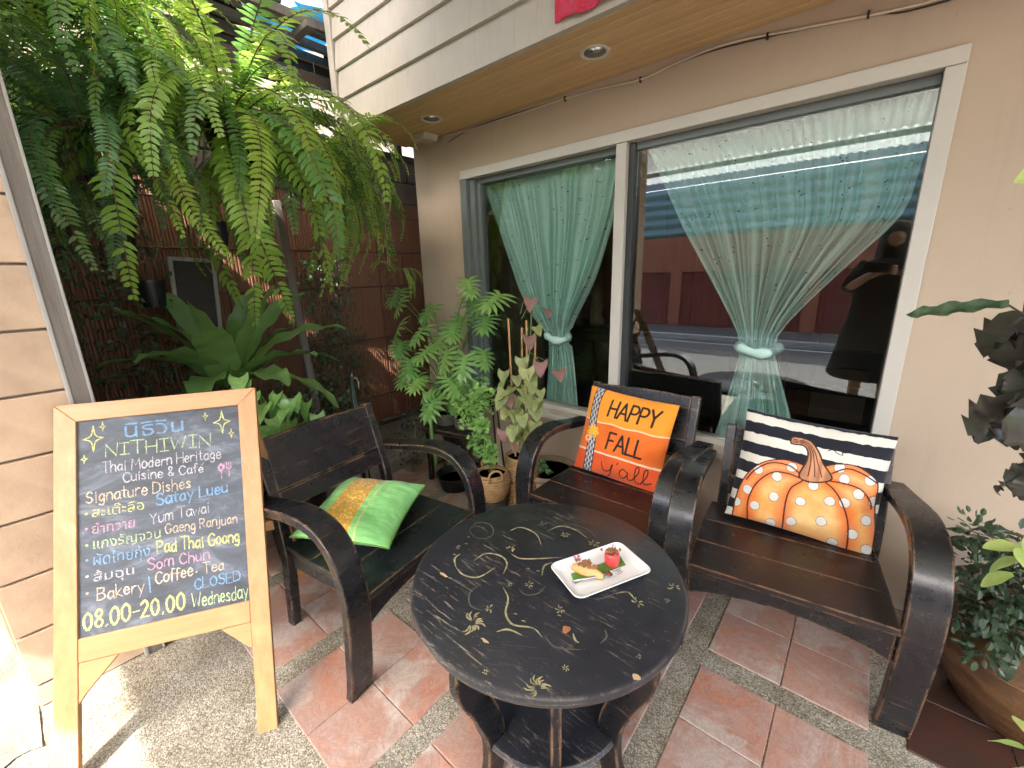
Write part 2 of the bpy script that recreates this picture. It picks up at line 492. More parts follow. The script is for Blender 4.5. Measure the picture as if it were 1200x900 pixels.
# plants and pots
M['fern'] = leaf('fern_leaf', (0.075, 0.19, 0.05), (0.12, 0.26, 0.065), 0.3, trans=0.3)
M['fern_yellow'] = leaf('young_fern_leaf', (0.2, 0.36, 0.05), (0.29, 0.46, 0.085), 0.32, trans=0.36)
M['fern_dark'] = leaf('shaded_fern_leaf', (0.07, 0.19, 0.08), (0.12, 0.27, 0.11), 0.28, trans=0.28)
M['nest'] = leaf('birds_nest_leaf', (0.13, 0.27, 0.075), (0.2, 0.37, 0.11), 0.3, 12)
M['philo'] = leaf('cut_leaf_green', (0.13, 0.29, 0.07), (0.22, 0.42, 0.12), 0.34, 25)
M['heart'] = leaf('heart_leaf_green', (0.1, 0.25, 0.055), (0.24, 0.44, 0.14), 0.35, 60)
M['arrow'] = leaf('arrowhead_leaf_olive', (0.13, 0.2, 0.06), (0.38, 0.42, 0.18), 0.5, 30)
M['arrow_pink'] = leaf('arrowhead_leaf_pink', (0.32, 0.17, 0.15), (0.24, 0.14, 0.11), 0.5, 30, tcol=(0.4, 0.2, 0.15))
M['parsley'] = leaf('fine_bright_foliage', (0.2, 0.46, 0.1), (0.34, 0.6, 0.2), 0.45, 60)
M['zz'] = leaf('dark_glossy_leaf', (0.03, 0.065, 0.035), (0.06, 0.1, 0.06), 0.3, 50, 0.12)
M['black_leaf'] = leaf('blackish_crinkled_leaf', (0.045, 0.03, 0.032), (0.05, 0.065, 0.04), 0.33, 14, 0.12, (0.1, 0.05, 0.03))
M['lime'] = leaf('lime_leaf', (0.3, 0.5, 0.12), (0.42, 0.6, 0.2), 0.4, 20)
M['lettuce'] = leaf('water_lettuce_leaf', (0.16, 0.4, 0.16), (0.25, 0.5, 0.22), 0.5, 40)
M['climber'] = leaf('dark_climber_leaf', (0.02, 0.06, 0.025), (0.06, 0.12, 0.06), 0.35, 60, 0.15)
M['stem'] = simple('green_stem', (0.14, 0.22, 0.06), (0.1, 0.16, 0.05), 12, 0.5)
M['root'] = simple('dry_brown_roots', (0.12, 0.08, 0.05), (0.07, 0.045, 0.03), 20, 0.9)
M['cane'] = simple('bamboo_stake', (0.5, 0.3, 0.13), (0.4, 0.23, 0.1), 6, 0.6)
M['wicker'] = simple('water_hyacinth_wicker', (0.46, 0.3, 0.14), (0.28, 0.17, 0.075), 25, 0.75, 60, 0.5, 0.004)
M['glaze'] = simple('brown_glazed_stoneware', (0.2, 0.11, 0.05), (0.05, 0.026, 0.014), 5, 0.2, 12, 0.4, 0.006, (2, 2, 6), rough2=0.45)
M['clay'] = simple('sandy_clay_pot', (0.46, 0.33, 0.2), (0.34, 0.24, 0.15), 10, 0.7, 30, 0.3, 0.003, (1, 1, 6))
M['rim_clay'] = simple('dark_clay_rim', (0.3, 0.22, 0.155), (0.2, 0.145, 0.1), 10, 0.6)
M['grey_pot'] = simple('grey_plastic', (0.1, 0.1, 0.1), (0.07, 0.07, 0.07), 8, 0.55)
M['stone_pot'] = simple('mossy_stone_pot', (0.2, 0.19, 0.14), (0.12, 0.12, 0.08), 14, 0.85, 50, 0.5)
M['black_plastic'] = simple('black_plastic_pot', (0.012, 0.013, 0.014), None, 8, 0.4)
M['soil'] = simple('dark_soil', (0.05, 0.035, 0.025), (0.03, 0.02, 0.015), 40, 0.95, 90, 0.8, 0.006)
M['pond_water'] = simple('dark_still_water', (0.02, 0.02, 0.012), None, 5, 0.05, bst=0)
M['green_metal'] = simple('dark_green_iron', (0.015, 0.03, 0.03), (0.01, 0.02, 0.02), 10, 0.35)
M['steel_bowl'] = simple('downlight_reflector', (0.5, 0.5, 0.5), (0.3, 0.3, 0.3), 30, 0.25, bst=0, metal=0.9)
M['plastic_white'] = simple('yellowed_white_plastic', (0.55, 0.5, 0.38), (0.45, 0.4, 0.3), 10, 0.5)
M['wire_black'] = simple('black_wire', (0.02, 0.015, 0.013), None, 10, 0.5)
M['wire_cream'] = simple('cream_wire', (0.72, 0.62, 0.48), None, 10, 0.5)
M['red_cloth'] = simple('crimson_satin', (0.62, 0.02, 0.08), (0.5, 0.015, 0.05), 6, 0.4, 14, 0.8, 0.02)
M['black_cloth'] = simple('black_dress_cloth', (0.012, 0.012, 0.014), None, 10, 0.8)
M['skin'] = simple('skin', (0.42, 0.24, 0.16), (0.38, 0.21, 0.14), 10, 0.5)
M['hair'] = simple('black_hair', (0.012, 0.01, 0.009), None, 10, 0.45)
M['white_print'] = simple('pale_gold_print', (0.75, 0.6, 0.3), None, 10, 0.5)

# ------------------------------------------------------------------ mesh builder
class MB:
    def __init__(s):
        s.v = []
        s.f = []
    def add(s, vs, fs):
        o = len(s.v)
        s.v += [tuple(v) for v in vs]
        s.f += [tuple(i + o for i in f) for f in fs]
        return s
    def box(s, c, d, m=None):
        x, y, z = (k / 2 for k in d)
        vs = [Vector((a * x, b * y, e * z)) for e in (-1, 1) for b in (-1, 1) for a in (-1, 1)]
        if m is not None:
            vs = [m @ v for v in vs]
        vs = [v + Vector(c) for v in vs]
        return s.add(vs, [(0, 2, 3, 1), (4, 5, 7, 6), (0, 1, 5, 4), (2, 6, 7, 3), (0, 4, 6, 2), (1, 3, 7, 5)])
    def tube(s, pts, r, n=8, caps=True):
        pts = [Vector(p) for p in pts]
        rr = r if isinstance(r, (list, tuple)) else [r] * len(pts)
        ring = []
        prev = None
        for i, p in enumerate(pts):
            d = (pts[min(i + 1, len(pts) - 1)] - pts[max(i - 1, 0)]).normalized()
            a = prev or (Vector((0, 0, 1)) if abs(d.z) < 0.9 else Vector((1, 0, 0)))
            x = (a - d * a.dot(d)).normalized()
            prev = x
            y = d.cross(x)
            ring.append([p + (x * math.cos(2 * PI * k / n) + y * math.sin(2 * PI * k / n)) * rr[i] for k in range(n)])
        vs = [v for rg in ring for v in rg]
        fs = [(i * n + k, i * n + (k + 1) % n, (i + 1) * n + (k + 1) % n, (i + 1) * n + k) for i in range(len(pts) - 1) for k in range(n)]
        if caps:
            fs += [tuple(range(n - 1, -1, -1)), tuple((len(pts) - 1) * n + k for k in range(n))]
        return s.add(vs, fs)
    def lathe(s, prof, n=32, c=(0, 0, 0), close=False):
        vs = [(c[0] + r * math.cos(2 * PI * k / n), c[1] + r * math.sin(2 * PI * k / n), c[2] + z) for r, z in prof for k in range(n)]
        m = len(prof)
        fs = [(i * n + k, i * n + (k + 1) % n, (i + 1) * n + (k + 1) % n, (i + 1) * n + k) for i in range(m - 1) for k in range(n)]
        if prof[0][0] > 1e-4:
            fs.append(tuple(range(n - 1, -1, -1)))
        if prof[-1][0] > 1e-4 and not close:
            fs.append(tuple((m - 1) * n + k for k in range(n)))
        return s.add(vs, fs)
    def prism(s, poly, axis, a, b):
        """polygon in the two axes other than `axis`, extruded a..b"""
        def P(u, v, t):
            return {0: (t, u, v), 1: (u, t, v), 2: (u, v, t)}[axis]
        n = len(poly)
        vs = [P(u, v, a) for u, v in poly] + [P(u, v, b) for u, v in poly]
        fs = [(k, (k + 1) % n, n + (k + 1) % n, n + k) for k in range(n)] + [tuple(range(n - 1, -1, -1)), tuple(range(n, 2 * n))]
        return s.add(vs, fs)
    def grid(s, fn, nu, nv):
        o = [fn(i / nu, j / nv) for j in range(nv + 1) for i in range(nu + 1)]
        return s.add(o, [(j * (nu + 1) + i, j * (nu + 1) + i + 1, (j + 1) * (nu + 1) + i + 1, (j + 1) * (nu + 1) + i) for j in range(nv) for i in range(nu)])
    def mesh(s, name, smooth=False, fix=True):
        me = bpy.data.meshes.new(name)
        me.from_pydata([tuple(v) for v in s.v], [], s.f)
        me.update()
        if fix:
            bm = bmesh.new()
            bm.from_mesh(me)
            bmesh.ops.recalc_face_normals(bm, faces=bm.faces)
            bm.to_mesh(me)
            bm.free()
        if smooth:
            me.polygons.foreach_set('use_smooth', [True] * len(me.polygons))
        return me
    def build(s, name, mt, parent=None, smooth=False, bev=0, fix=True, seg=2):
        me = s.mesh(name, smooth, fix)
        return link(name, me, mt, parent, bev, seg)

def link(name, me, mt, parent=None, bev=0, seg=2):
    if mt is not None and not me.materials:
        me.materials.append(M[mt] if isinstance(mt, str) else mt)
    o = bpy.data.objects.new(name, me)
    col.objects.link(o)
    if parent is not None:
        o.parent = parent
    if bev:
        b = o.modifiers.new('bevel', 'BEVEL')
        b.width = bev
        b.segments = seg
        b.limit_method = 'ANGLE'
        b.angle_limit = R(40)
    return o

def smooth_by_angle(o, deg=40):
    me = o.data
    bm = bmesh.new()
    bm.from_mesh(me)
    for f in bm.faces:
        f.smooth = True
    for e in bm.edges:
        e.smooth = len(e.link_faces) == 2 and e.calc_face_angle(0) < R(deg)
    bm.to_mesh(me)
    bm.free()
    return o

def tag(o, label=None, cat=None, group=None, kind=None):
    if label: o['label'] = label
    if cat: o['category'] = cat
    if group: o['group'] = group
    if kind: o['kind'] = kind
    return o

def thing(name, label, cat, loc=(0, 0, 0), rz=0, group=None):
    o = bpy.data.objects.new(name, None)
    o.empty_display_size = 0.1
    col.objects.link(o)
    o.location = loc
    o.rotation_euler = (0, 0, rz)
    return tag(o, label, cat, group)

def dup(root, loc, rz, label):
    r = root.copy()
    col.objects.link(r)
    r.location = loc
    r.rotation_euler = (0, 0, rz)
    r['label'] = label
    for ch in list(root.children):
        c = ch.copy()
        col.objects.link(c)
        c.parent = r
        for g in ch.children:
            d = g.copy()
            col.objects.link(d)
            d.parent = c
    return r

def catmull(pts, n=8):
    pts = [np.array(p, float) for p in pts]
    if len(pts) < 3:
        return pts
    P = [2 * pts[0] - pts[1]] + pts + [2 * pts[-1] - pts[-2]]
    out = []
    for i in range(1, len(P) - 2):
        for k in range(n):
            t = k / n
            out.append(0.5 * ((2 * P[i]) + (-P[i - 1] + P[i + 1]) * t + (2 * P[i - 1] - 5 * P[i] + 4 * P[i + 1] - P[i + 2]) * t * t + (-P[i - 1] + 3 * P[i] - 3 * P[i + 1] + P[i + 2]) * t ** 3))
    out.append(pts[-1])
    return out

def ribbon(mb, pts, w, fn, taper=0.0):
    """flat stroke of width w along 2D pts, mapped to 3D by fn"""
    pts = [np.array(p, float) for p in pts]
    n = len(pts)
    vs = []
    for i, p in enumerate(pts):
        d = pts[min(i + 1, n - 1)] - pts[max(i - 1, 0)]
        l = math.hypot(*d) or 1
        nx = np.array((-d[1], d[0])) / l
        t = i / (n - 1)
        ww = w * (1 - taper + taper * math.sin(PI * min(1, max(0, t))) ** 0.7) / 2
        if i in (0, n - 1):
            p = p + (d / l) * ww * (1 if i else -1)
            ww *= 0.6
        vs += [fn(*(p + nx * ww)), fn(*(p - nx * ww))]
    mb.add(vs, [(2 * i, 2 * i + 1, 2 * i + 3, 2 * i + 2) for i in range(n - 1)])

# ------------------------------------------------------------------ hand lettering (single strokes; ~ smooth)
G = {
'A': (.7, '0,0 .35,1 .7,0|.13,.36 .57,.36'), 'B': (.6, '0,0 0,1|~0,1 .45,.95 .5,.75 .3,.54 0,.52|~0,.52 .4,.52 .58,.27 .4,.03 0,0'),
'C': (.6, '~.6,.82 .35,1 .08,.75 .03,.4 .2,.05 .42,0 .6,.15'), 'D': (.65, '0,0 0,1|~0,1 .4,.93 .63,.55 .5,.12 0,0'),
'E': (.5, '.5,1 0,1 0,0 .5,0|0,.5 .42,.52'), 'F': (.5, '0,0 .02,1 .52,1|0,.52 .4,.54'),
'G': (.65, '~.6,.82 .35,1 .06,.75 .03,.35 .22,.02 .48,.05 .6,.25 .6,.42|.34,.42 .64,.42'), 'H': (.6, '0,0 0,1|.6,0 .6,1|0,.5 .6,.52'),
'I': (.4, '.2,0 .2,1|0,1 .4,1|0,0 .4,0'), 'L': (.5, '0,1 0,0 .5,.02'), 'M': (.8, '0,0 .08,1 .4,.35 .72,1 .8,0'), 'N': (.62, '0,0 .03,1 .58,0 .62,1'),
'O': (.66, '~.33,1 .06,.75 .05,.3 .32,0 .6,.25 .6,.75 .33,1'), 'P': (.55, '0,0 0,1|~0,1 .4,.98 .55,.75 .4,.52 0,.48'),
'R': (.58, '0,0 0,1|~0,1 .4,.98 .54,.76 .38,.54 0,.5|.25,.5 .58,0'), 'S': (.55, '~.5,.85 .3,1 .06,.85 .1,.6 .42,.45 .52,.22 .3,0 .02,.12'),
'T': (.6, '.3,0 .3,1|0,1 .6,1'), 'W': (.85, '0,1 .2,0 .43,.7 .64,0 .85,1'), 'Y': (.6, '0,1 .3,.5 .6,1|.3,.5 .3,0'),
'a': (.48, '~.44,.5 .25,.62 .04,.4 .06,.1 .24,0 .42,.2|.44,.6 .44,.1 .5,0'), 'b': (.46, '0,1 0,0|~0,.4 .2,.6 .44,.4 .38,.08 .15,0 0,.12'),
'c': (.42, '~.42,.5 .22,.62 .03,.35 .1,.05 .28,0 .42,.1'), 'd': (.48, '.45,1 .45,0|~.45,.45 .25,.62 .03,.35 .1,.04 .3,.02 .45,.2'),
'e': (.46, '~.04,.32 .42,.34 .36,.56 .2,.62 .04,.38 .08,.08 .26,0 .44,.12'), 'f': (.34, '~.38,.95 .22,1 .14,.8 .14,0|0,.58 .32,.6'),
'g': (.46, '~.42,.5 .22,.62 .03,.38 .1,.1 .25,.06 .42,.25|~.43,.6 .42,-.1 .28,-.35 .04,-.25'), 'h': (.46, '0,1 0,0|~0,.4 .2,.62 .42,.48 .44,0'),
'i': (.14, '.06,.6 .08,0|.06,.82 .08,.86'), 'j': (.22, '~.16,.6 .16,-.1 .08,-.32 -.08,-.26|.15,.82 .17,.86'), 'k': (.42, '0,1 0,0|.38,.6 .02,.26 .42,0'),
'l': (.14, '.05,1 .07,0'), 'm': (.7, '0,.6 0,0|~0,.4 .16,.62 .32,.5 .33,0|~.33,.4 .48,.62 .66,.5 .68,0'), 'n': (.46, '0,.6 0,0|~0,.4 .2,.62 .42,.5 .44,0'),
'o': (.46, '~.23,.62 .04,.45 .05,.12 .23,0 .42,.15 .42,.48 .23,.62'), 'r': (.34, '0,.6 0,0|~0,.36 .14,.58 .34,.58'), 's': (.38, '~.36,.52 .2,.62 .05,.48 .32,.22 .3,.04 .02,.06'),
't': (.34, '.16,.9 .16,.08 .3,0|0,.6 .34,.62'), 'u': (.46, '~0,.6 .02,.12 .2,0 .4,.15|.42,.6 .44,0'), 'w': (.64, '0,.6 .16,0 .32,.5 .48,0 .64,.6'),
'y': (.46, '0,.6 .22,.08|.44,.6 .12,-.35'), '0': (.58, '~.3,1 .06,.75 .05,.28 .28,0 .52,.25 .53,.75 .3,1'), '8': (.52, '~.27,.54 .05,.75 .27,1 .48,.77 .27,.54 .03,.24 .27,0 .5,.24 .27,.54'),
'2': (.52, '~.04,.78 .25,1 .48,.78 .3,.4 0,.02|0,.02 .55,.02'), '.': (.14, '.05,0 .07,.05'), '-': (.4, '.05,.42 .38,.44'), '&': (.55, '~.55,.25 .3,0 .05,.2 .38,.75 .25,1 .1,.8 .5,0'),
'!': (.1, '0,0 0,1'), "'": (.14, '.07,1 .04,.8'), '*': (.16, '.04,.28 .1,.3|.05,.24 .11,.26'), '/': (.2, '.08,.95 .1,-.05'), "`": (0.0, '.22,.75 .36,.92'),
}
def lettering(mb, text, a0, a1, b, h, fn, w, jit=0.02, taper=0.0, b1=None, slant=0.0):
    """text fitted between a0 and a1 on baseline b with cap height h"""
    sp = 0.16
    adv = [(0.34 if ch == ' ' else G[ch][0] + sp) for ch in text]
    tot = sum(adv) - sp
    sx = (a1 - a0) / tot
    x = 0
    b1 = b if b1 is None else b1
    for ch, ad in zip(text, adv):
        if ch != ' ':
            jy = random.uniform(-jit, jit) * 1.5
            js = 1 + random.uniform(-jit, jit) * 2
            if ch == '`': x -= .5
            for st in G[ch][1].split('|'):
                sm = st[0] == '~'
                pts = [tuple(map(float, q.split(','))) for q in st.lstrip('~').split(' ')]
                if sm:
                    pts = catmull(pts, 5)
                pp = []
                for (px, py) in pts:
                    aa = a0 + (x + px * js + py * slant + random.uniform(-jit, jit) * .5) * sx
                    pp.append((aa, b + (b1 - b) * (aa - a0) / (a1 - a0) + (py * js + jy + random.uniform(-jit, jit) * .4) * h))
                ribbon(mb, pp, w, fn, taper)
            if ch == '`': x += .5
        x += ad

# ================================================================== THE SETTING
def sheet(mb, x0, x1, y0, y1, z):
    mb.add([(x0, y0, z), (x1, y0, z), (x1, y1, z), (x0, y1, z)], [(0, 1, 2, 3)])
g = MB(); sheet(g, -150, 150, -150, 150, -0.13)
tag(g.build('ground', 'asphalt', fix=False), kind='structure')
g = MB(); sheet(g, -60, 60, -5.2, -0.75, -0.12)
tag(g.build('road', 'asphalt', fix=False), kind='structure')
g = MB(); sheet(g, -60, 60, -5.12, -5.02, -0.116)
tag(g.build('road_marking', 'road_white', fix=False), kind='structure')
g = MB(); g.box((0, -5.28, -0.055), (120, 0.14, 0.15))
tag(g.build('kerb', 'kerb', bev=0.02), kind='structure')
g = MB(); g.box((0, -6.05, -0.06), (120, 1.38, 0.13))
tag(g.build('far_pavement', 'concrete_pale'), kind='structure')
g = MB(); g.box((0, 1.4, -0.065), (9, 4.5, 0.13))
floor = tag(g.build('terrace_floor', 'aggregate'), kind='structure')
# rough pale concrete beside the terrace
def conc(u, v):
    x = -4.4 + u * 2.62
    y = -0.9 + v * 0.69
    if u == 1: x += 0.03 * math.sin(y * 31)
    return (x, y, 0.006 + 0.006 * math.sin(x * 23 + y * 11) * math.sin(y * 37 - x * 9))
g = MB(); g.grid(conc, 60, 24)
tag(g.build('concrete_path', 'concrete_pale', smooth=True, fix=False), kind='structure')
# terracotta tiles let into the aggregate in groups of four
tile_me = None
for i in range(-2, 6):
    for j in range(0, 4):
        for a in (0, 1):
            for b in (0, 1):
                x = -1.406 + 0.56 * i + 0.1175 + a * 0.2365
                y = 0.33 + 0.56 * j + 0.1175 + b * 0.2365
                if y > 2.1 and x > -2.6: continue
                if x < -3.45 or x > 2.2: continue
                if tile_me is None:
                    q = MB(); q.box((0, 0, 0.001), (0.2335, 0.2335, 0.008))
                    tile_me = q.mesh('tile')
                o = link('floor_tile', tile_me if not (x > 0.2 and y > 1.4) else tile_me, 'terracotta', floor, 0.002, 1)
                o.location = (x, y, random.uniform(-0.0005, 0.0012))
                o.rotation_euler = (0, 0, R(random.uniform(-0.5, 0.5)) + random.choice((0, PI / 2, PI)))
                if x > 0.25 and y > 1.4:
                    if 'wet_tile' not in [m.name for m in bpy.data.meshes]:
                        wm = tile_me.copy(); wm.name = 'wet_tile'; wm.materials.clear(); wm.materials.append(M['wet_tile'])
                    o.data = bpy.data.meshes['wet_tile']
                    o['label'] = 'glossy wet dark brown floor tile'

# ---- wall across the street
fw_ = thing('street_wall', 'red brown street wall with rust orange pilasters, mirrored in the shop window', 'wall', (0, -6.9, 0))
g = MB(); g.box((0, 0, 1.1), (60, 0.2, 2.2)); g.build('wall_panel', 'red_wall', fw_)
g = MB(); g.box((0, 0.11, 1.78), (60, 0.06, 0.84)); g.build('top_band', 'red_trim', fw_)
pil = None
for k in range(-5, 6):
    if pil is None:
        g = MB(); g.box((0, 0.115, 0.68), (0.28, 0.07, 1.36)); pil = g.mesh('pilaster')
    o = link('pilaster', pil, 'red_trim', fw_, 0.01, 1)
    o.location = (-3.9 + 2.9 * k, 0, 0)
sh = thing('corrugated_screen', 'teal corrugated metal screen above the red street wall', 'metal screen', (0, -6.95, 2.2))
for k in range(5):
    g = MB()
    z0 = k * 0.235
    g.prism([(-0.02, z0)] + [(0.075 * math.sin(PI * q / 10) ** 1.2, z0 + 0.235 * q / 10) for q in range(11)] + [(-0.02, z0 + .234)], 0, -30, 30)
    g.build('louvre', 'teal_sheet', sh)
g = MB(); g.box((0, 0.0, 1.29), (60, 0.05, 0.19)); g.build('grey_fascia', 'grey_sheet', sh)

# ---- shop front wall
YW = 2.15
wl = thing('shop_wall', 'peach painted shop wall around the curtained window', 'wall', (0, YW, 0))
g = MB()
g.box((-2.466, 0.06, 1.35), (0.492, 0.12, 2.7))
g.box((-1.046, 0.06, 2.385), (2.348, 0.12, 0.63))
g.box((-1.046, 0.06, 0.26), (2.348, 0.12, 0.52))
g.box((1.814, 0.06, 1.35), (3.372, 0.12, 2.7))
g.build('wall_surface', 'wall', wl)
g = MB(); g.box((-2.652, 1.62, 1.35), (0.12, 3.0, 2.7)); g.build('side_wall', 'wall', wl)
# room behind
rm = thing('shop_interior', 'dim brown room seen behind the curtains', 'room', (0, 0, 0))
g = MB(); g.box((0.4, 4.6, 1.3), (6.0, 0.1, 2.8)); g.build('back_wall', 'interior', rm)
g = MB(); g.box((0.4, 3.4, -0.03), (6.0, 2.24, 0.1)); g.build('room_floor', 'interior_dark', rm)
g = MB(); g.box((0.4, 3.4, 2.66), (6.0, 2.24, 0.08)); g.build('room_ceiling', 'interior', rm)
g = MB(); g.box((3.4, 3.4, 1.3), (0.1, 2.24, 2.6)); g.build('end_wall', 'interior', rm)
for x, wd in ((-2.25, 0.28), (-1.55, 0.3), (-1.2, 0.34), (-0.5, 0.4), (0.4, 0.4)):
    g = MB(); g.box((x, 4.5, 1.3), (wd, 0.08, 2.5)); g.build('wall_panel', 'interior_wood', rm)
cab = thing('lacquer_cabinet', 'black lacquered cabinet inside the left window pane', 'cabinet', (-1.3, 3.05, 0))
g = MB(); g.box((0, 0, 0.5), (1.5, 0.42, 0.92)); g.build('carcass', 'interior_dark', cab, bev=0.01)
g = MB(); g.box((0, 0, 0.985), (1.58, 0.48, 0.04)); g.build('cabinet_top', 'interior_dark', cab, bev=0.008)
for k in range(3):
    g = MB(); g.box((-0.48 + k * 0.48, -0.225, 0.5), (0.42, 0.02, 0.8)); d_ = g.build('door', 'interior_dark', cab, bev=0.006)
    g = MB(); g.tube([(-0.48 + k * 0.48, -0.255, 0.45), (-0.48 + k * 0.48, -0.255, 0.58)], 0.008); g.build('handle', 'ivory', d_)
g = MB(); g.lathe([(0.05, 0), (0.06, 0.03), (0.035, 0.08), (0.055, 0.14), (0.04, 0.2), (0.045, 0.25), (0.02, 0.3), (0, 0.31)], 12)
o = g.build('figurine', 'ivory', smooth=True); o.location = (-1.62, 2.95, 1.006)
tag(o, 'pale carved figurine standing on the black cabinet behind the left pane', 'figurine')
cn = thing('inside_chair', 'dark slatted chair indoors behind the right window pane', 'chair', (-0.15, 3.0, 0))
g = MB(); g.box((0, 0, 0.43), (0.5, 0.48, 0.05)); g.build('seat', 'interior_dark', cn, bev=0.01)
g = MB(); g.box((0, 0.23, 0.85), (0.5, 0.03, 0.12)); g.box((0, 0.23, 0.65), (0.5, 0.02, 0.06)); g.build('backrest', 'interior_dark', cn, bev=0.01)
for a in (-1, 1):
    g = MB(); g.box((a * 0.23, 0.23, 0.46), (0.04, 0.04, 0.9)); g.build('leg', 'interior_dark', cn)
    g = MB(); g.box((a * 0.23, -0.22, 0.21), (0.04, 0.04, 0.4)); g.build('leg', 'interior_dark', cn)

# ---- window
wi = thing('shop_window', 'wide two pane shop window in an off white frame', 'window', (0, YW, 0))
def bar(name, x0, x1, y0, y1, z0, z1, mt, bev=0.003):
    g = MB(); g.box(((x0 + x1) / 2, (y0 + y1) / 2, (z0 + z1) / 2), (x1 - x0, y1 - y0, z1 - z0))
    return g.build(name, mt, wi, bev=bev)
bar('frame_top', -2.222, 0.128, -0.02, 0.1, 2.02, 2.072, 'white_frame')
bar('frame_side', 0.076, 0.128, -0.022, 0.1, 0.54, 2.018, 'white_frame')
bar('frame_side', -2.222, -2.165, -0.022, 0.1, 0.54, 2.018, 'grey_frame')
bar('jamb_strip', -2.164, -2.12, 0.01, 0.1, 0.545, 2.017, 'grey_frame')
bar('jamb_strip', -2.119, -2.09, 0.035, 0.1, 0.546, 2.016, 'grey_frame')
bar('mullion', -1.089, -1.032, -0.018, 0.1, 0.545, 2.018, 'white_frame')
bar('sash_stile', -1.031, -1.0, 0.012, 0.1, 0.546, 2.017, 'dark_frame')
bar('head_track', -2.09, 0.075, 0.03, 0.1, 1.985, 2.019, 'grey_frame')
bar('sill', -2.24, 0.14, -0.06, 0.12, 0.5, 0.538, 'white_frame', 0.006)
bar('bottom_track', -2.09, 0.075, 0.02, 0.1, 0.539, 0.57, 'white_frame')
bar('glass_pane', -2.09, -1.09, 0.058, 0.062, 0.57, 1.985, 'glass_clear', 0)
bar('glass_pane', -0.999, 0.076, 0.048, 0.052, 0.57, 1.985, 'glass', 0)

def edge_interp(pts):
    zs = [p[1] for p in pts][::-1]
    xs = [p[0] for p in pts][::-1]
    return lambda z: float(np.interp(z, zs, xs))
def curtain(label, L, Rr, knot, seed, folds):
    rg = random.Random(seed)
    root = thing('curtain', label, 'curtain', (0, 0, 0), 0, None)
    dl = edge_interp(L); dr = edge_interp(Rr)
    ph = [rg.uniform(0, 6.28) for _ in range(6)]
    ztop = 2.02
    def f(u, v):
        z = ztop - v * (ztop - 0.46)
        sm = 0.06
        def E(d): return (d(z - sm) + 2 * d(z) + d(z + sm)) / 4
        a, b = E(dl), E(dr)
        wd = b - a
        uu = u + 0.018 * math.sin(u * 17 + ph[0]) + 0.012 * math.sin(u * 41 + ph[1])
        x = a + wd * u
        amp = 0.011 + 0.022 * math.exp(-((z - 1.25) / 0.45) ** 2)
        y = 2.265 + amp * math.sin(2 * PI * folds * uu + ph[2]) + 0.4 * amp * math.sin(2 * PI * folds * 2.3 * uu + ph[3] + v * 2)
        y += 0.006 * math.sin(z * 9 + u * 20)
        if v < 0.03: y = 2.265 + 0.006 * math.sin(2 * PI * folds * 3 * u)
        if abs(z - knot[1]) < 0.05: y = 2.25 + (y - 2.265) * 0.5
        x += 0.004 * math.sin(2 * PI * folds * uu * 1.0 + 1.4)
        return (x, y, z)
    g = MB(); nu, nv = 260, 90
    g.grid(f, nu, nv)
    me = g.mesh('curtain_cloth', True, False)
    uv = me.uv_layers.new(name='UVMap')
    vi = np.zeros(len(me.loops), int); me.loops.foreach_get('vertex_index', vi)
    uvs = np.c_[(vi % (nu + 1)) / nu * 1.25, (vi // (nu + 1)) / nv * 1.5]
    uv.data.foreach_set('uv', uvs.ravel())
    link('curtain_cloth', me, 'curtain', root)
    # rolled tie at the waist
    g = MB()
    pts = []
    for k in range(17):
        t = 2 * PI * k / 16
        pts.append((knot[0] + knot[2] * math.cos(t), 2.245 + 0.045 * math.sin(t), knot[1] + 0.012 * math.sin(2 * t + 1)))
    g.tube(pts, [0.024 + 0.006 * math.sin(k * 1.9 + seed) for k in range(17)], 10, False)
    me = g.mesh('tie_band', True)
    link('tie_band', me, 'curtain', root)
    g = MB(); g.tube([(knot[0] + knot[2], 2.235, knot[1] + 0.005), (knot[0] + knot[2] + 0.015, 2.235, knot[1] + 0.02), (knot[0] + knot[2] + 0.008, 2.235, knot[1] + 0.04)], [0.018, 0.02, 0.01], 8)
    link('tie_band', g.mesh('tie_knot', True), 'curtain', root)
    return root
curtain('mint green eyelet curtain tied in the left pane beside the potted plants', [(-2.144, 2.03), (-1.947, 1.578), (-1.807, 1.299), (-1.653, 1.08), (-1.565, 1.01), (-1.57, .97), (-1.61, .5), (-1.61, .4)],
        [(-1.09, 2.03), (-1.155, 1.72), (-1.289, 1.349), (-1.435, 1.08), (-1.447, 1.01), (-1.44, .97), (-1.37, .5), (-1.37, .4)], (-1.506, 1.0, 0.075), 3, 15)
curtain('mint green eyelet curtain tied in the right pane behind the striped cushion', [(-.99, 2.03), (-.767, 1.592), (-.582, 1.303), (-.465, 1.1), (-.448, 1.04), (-.45, .99), (-.54, .5), (-.56, .4)],
        [(.09, 2.03), (.052, 1.586), (-.057, 1.454), (-.201, 1.268), (-.315, 1.1), (-.317, 1.04), (-.305, .99), (-.2, .68), (-.16, .5), (-.15, .4)], (-.383, 1.03, 0.08), 8, 17)

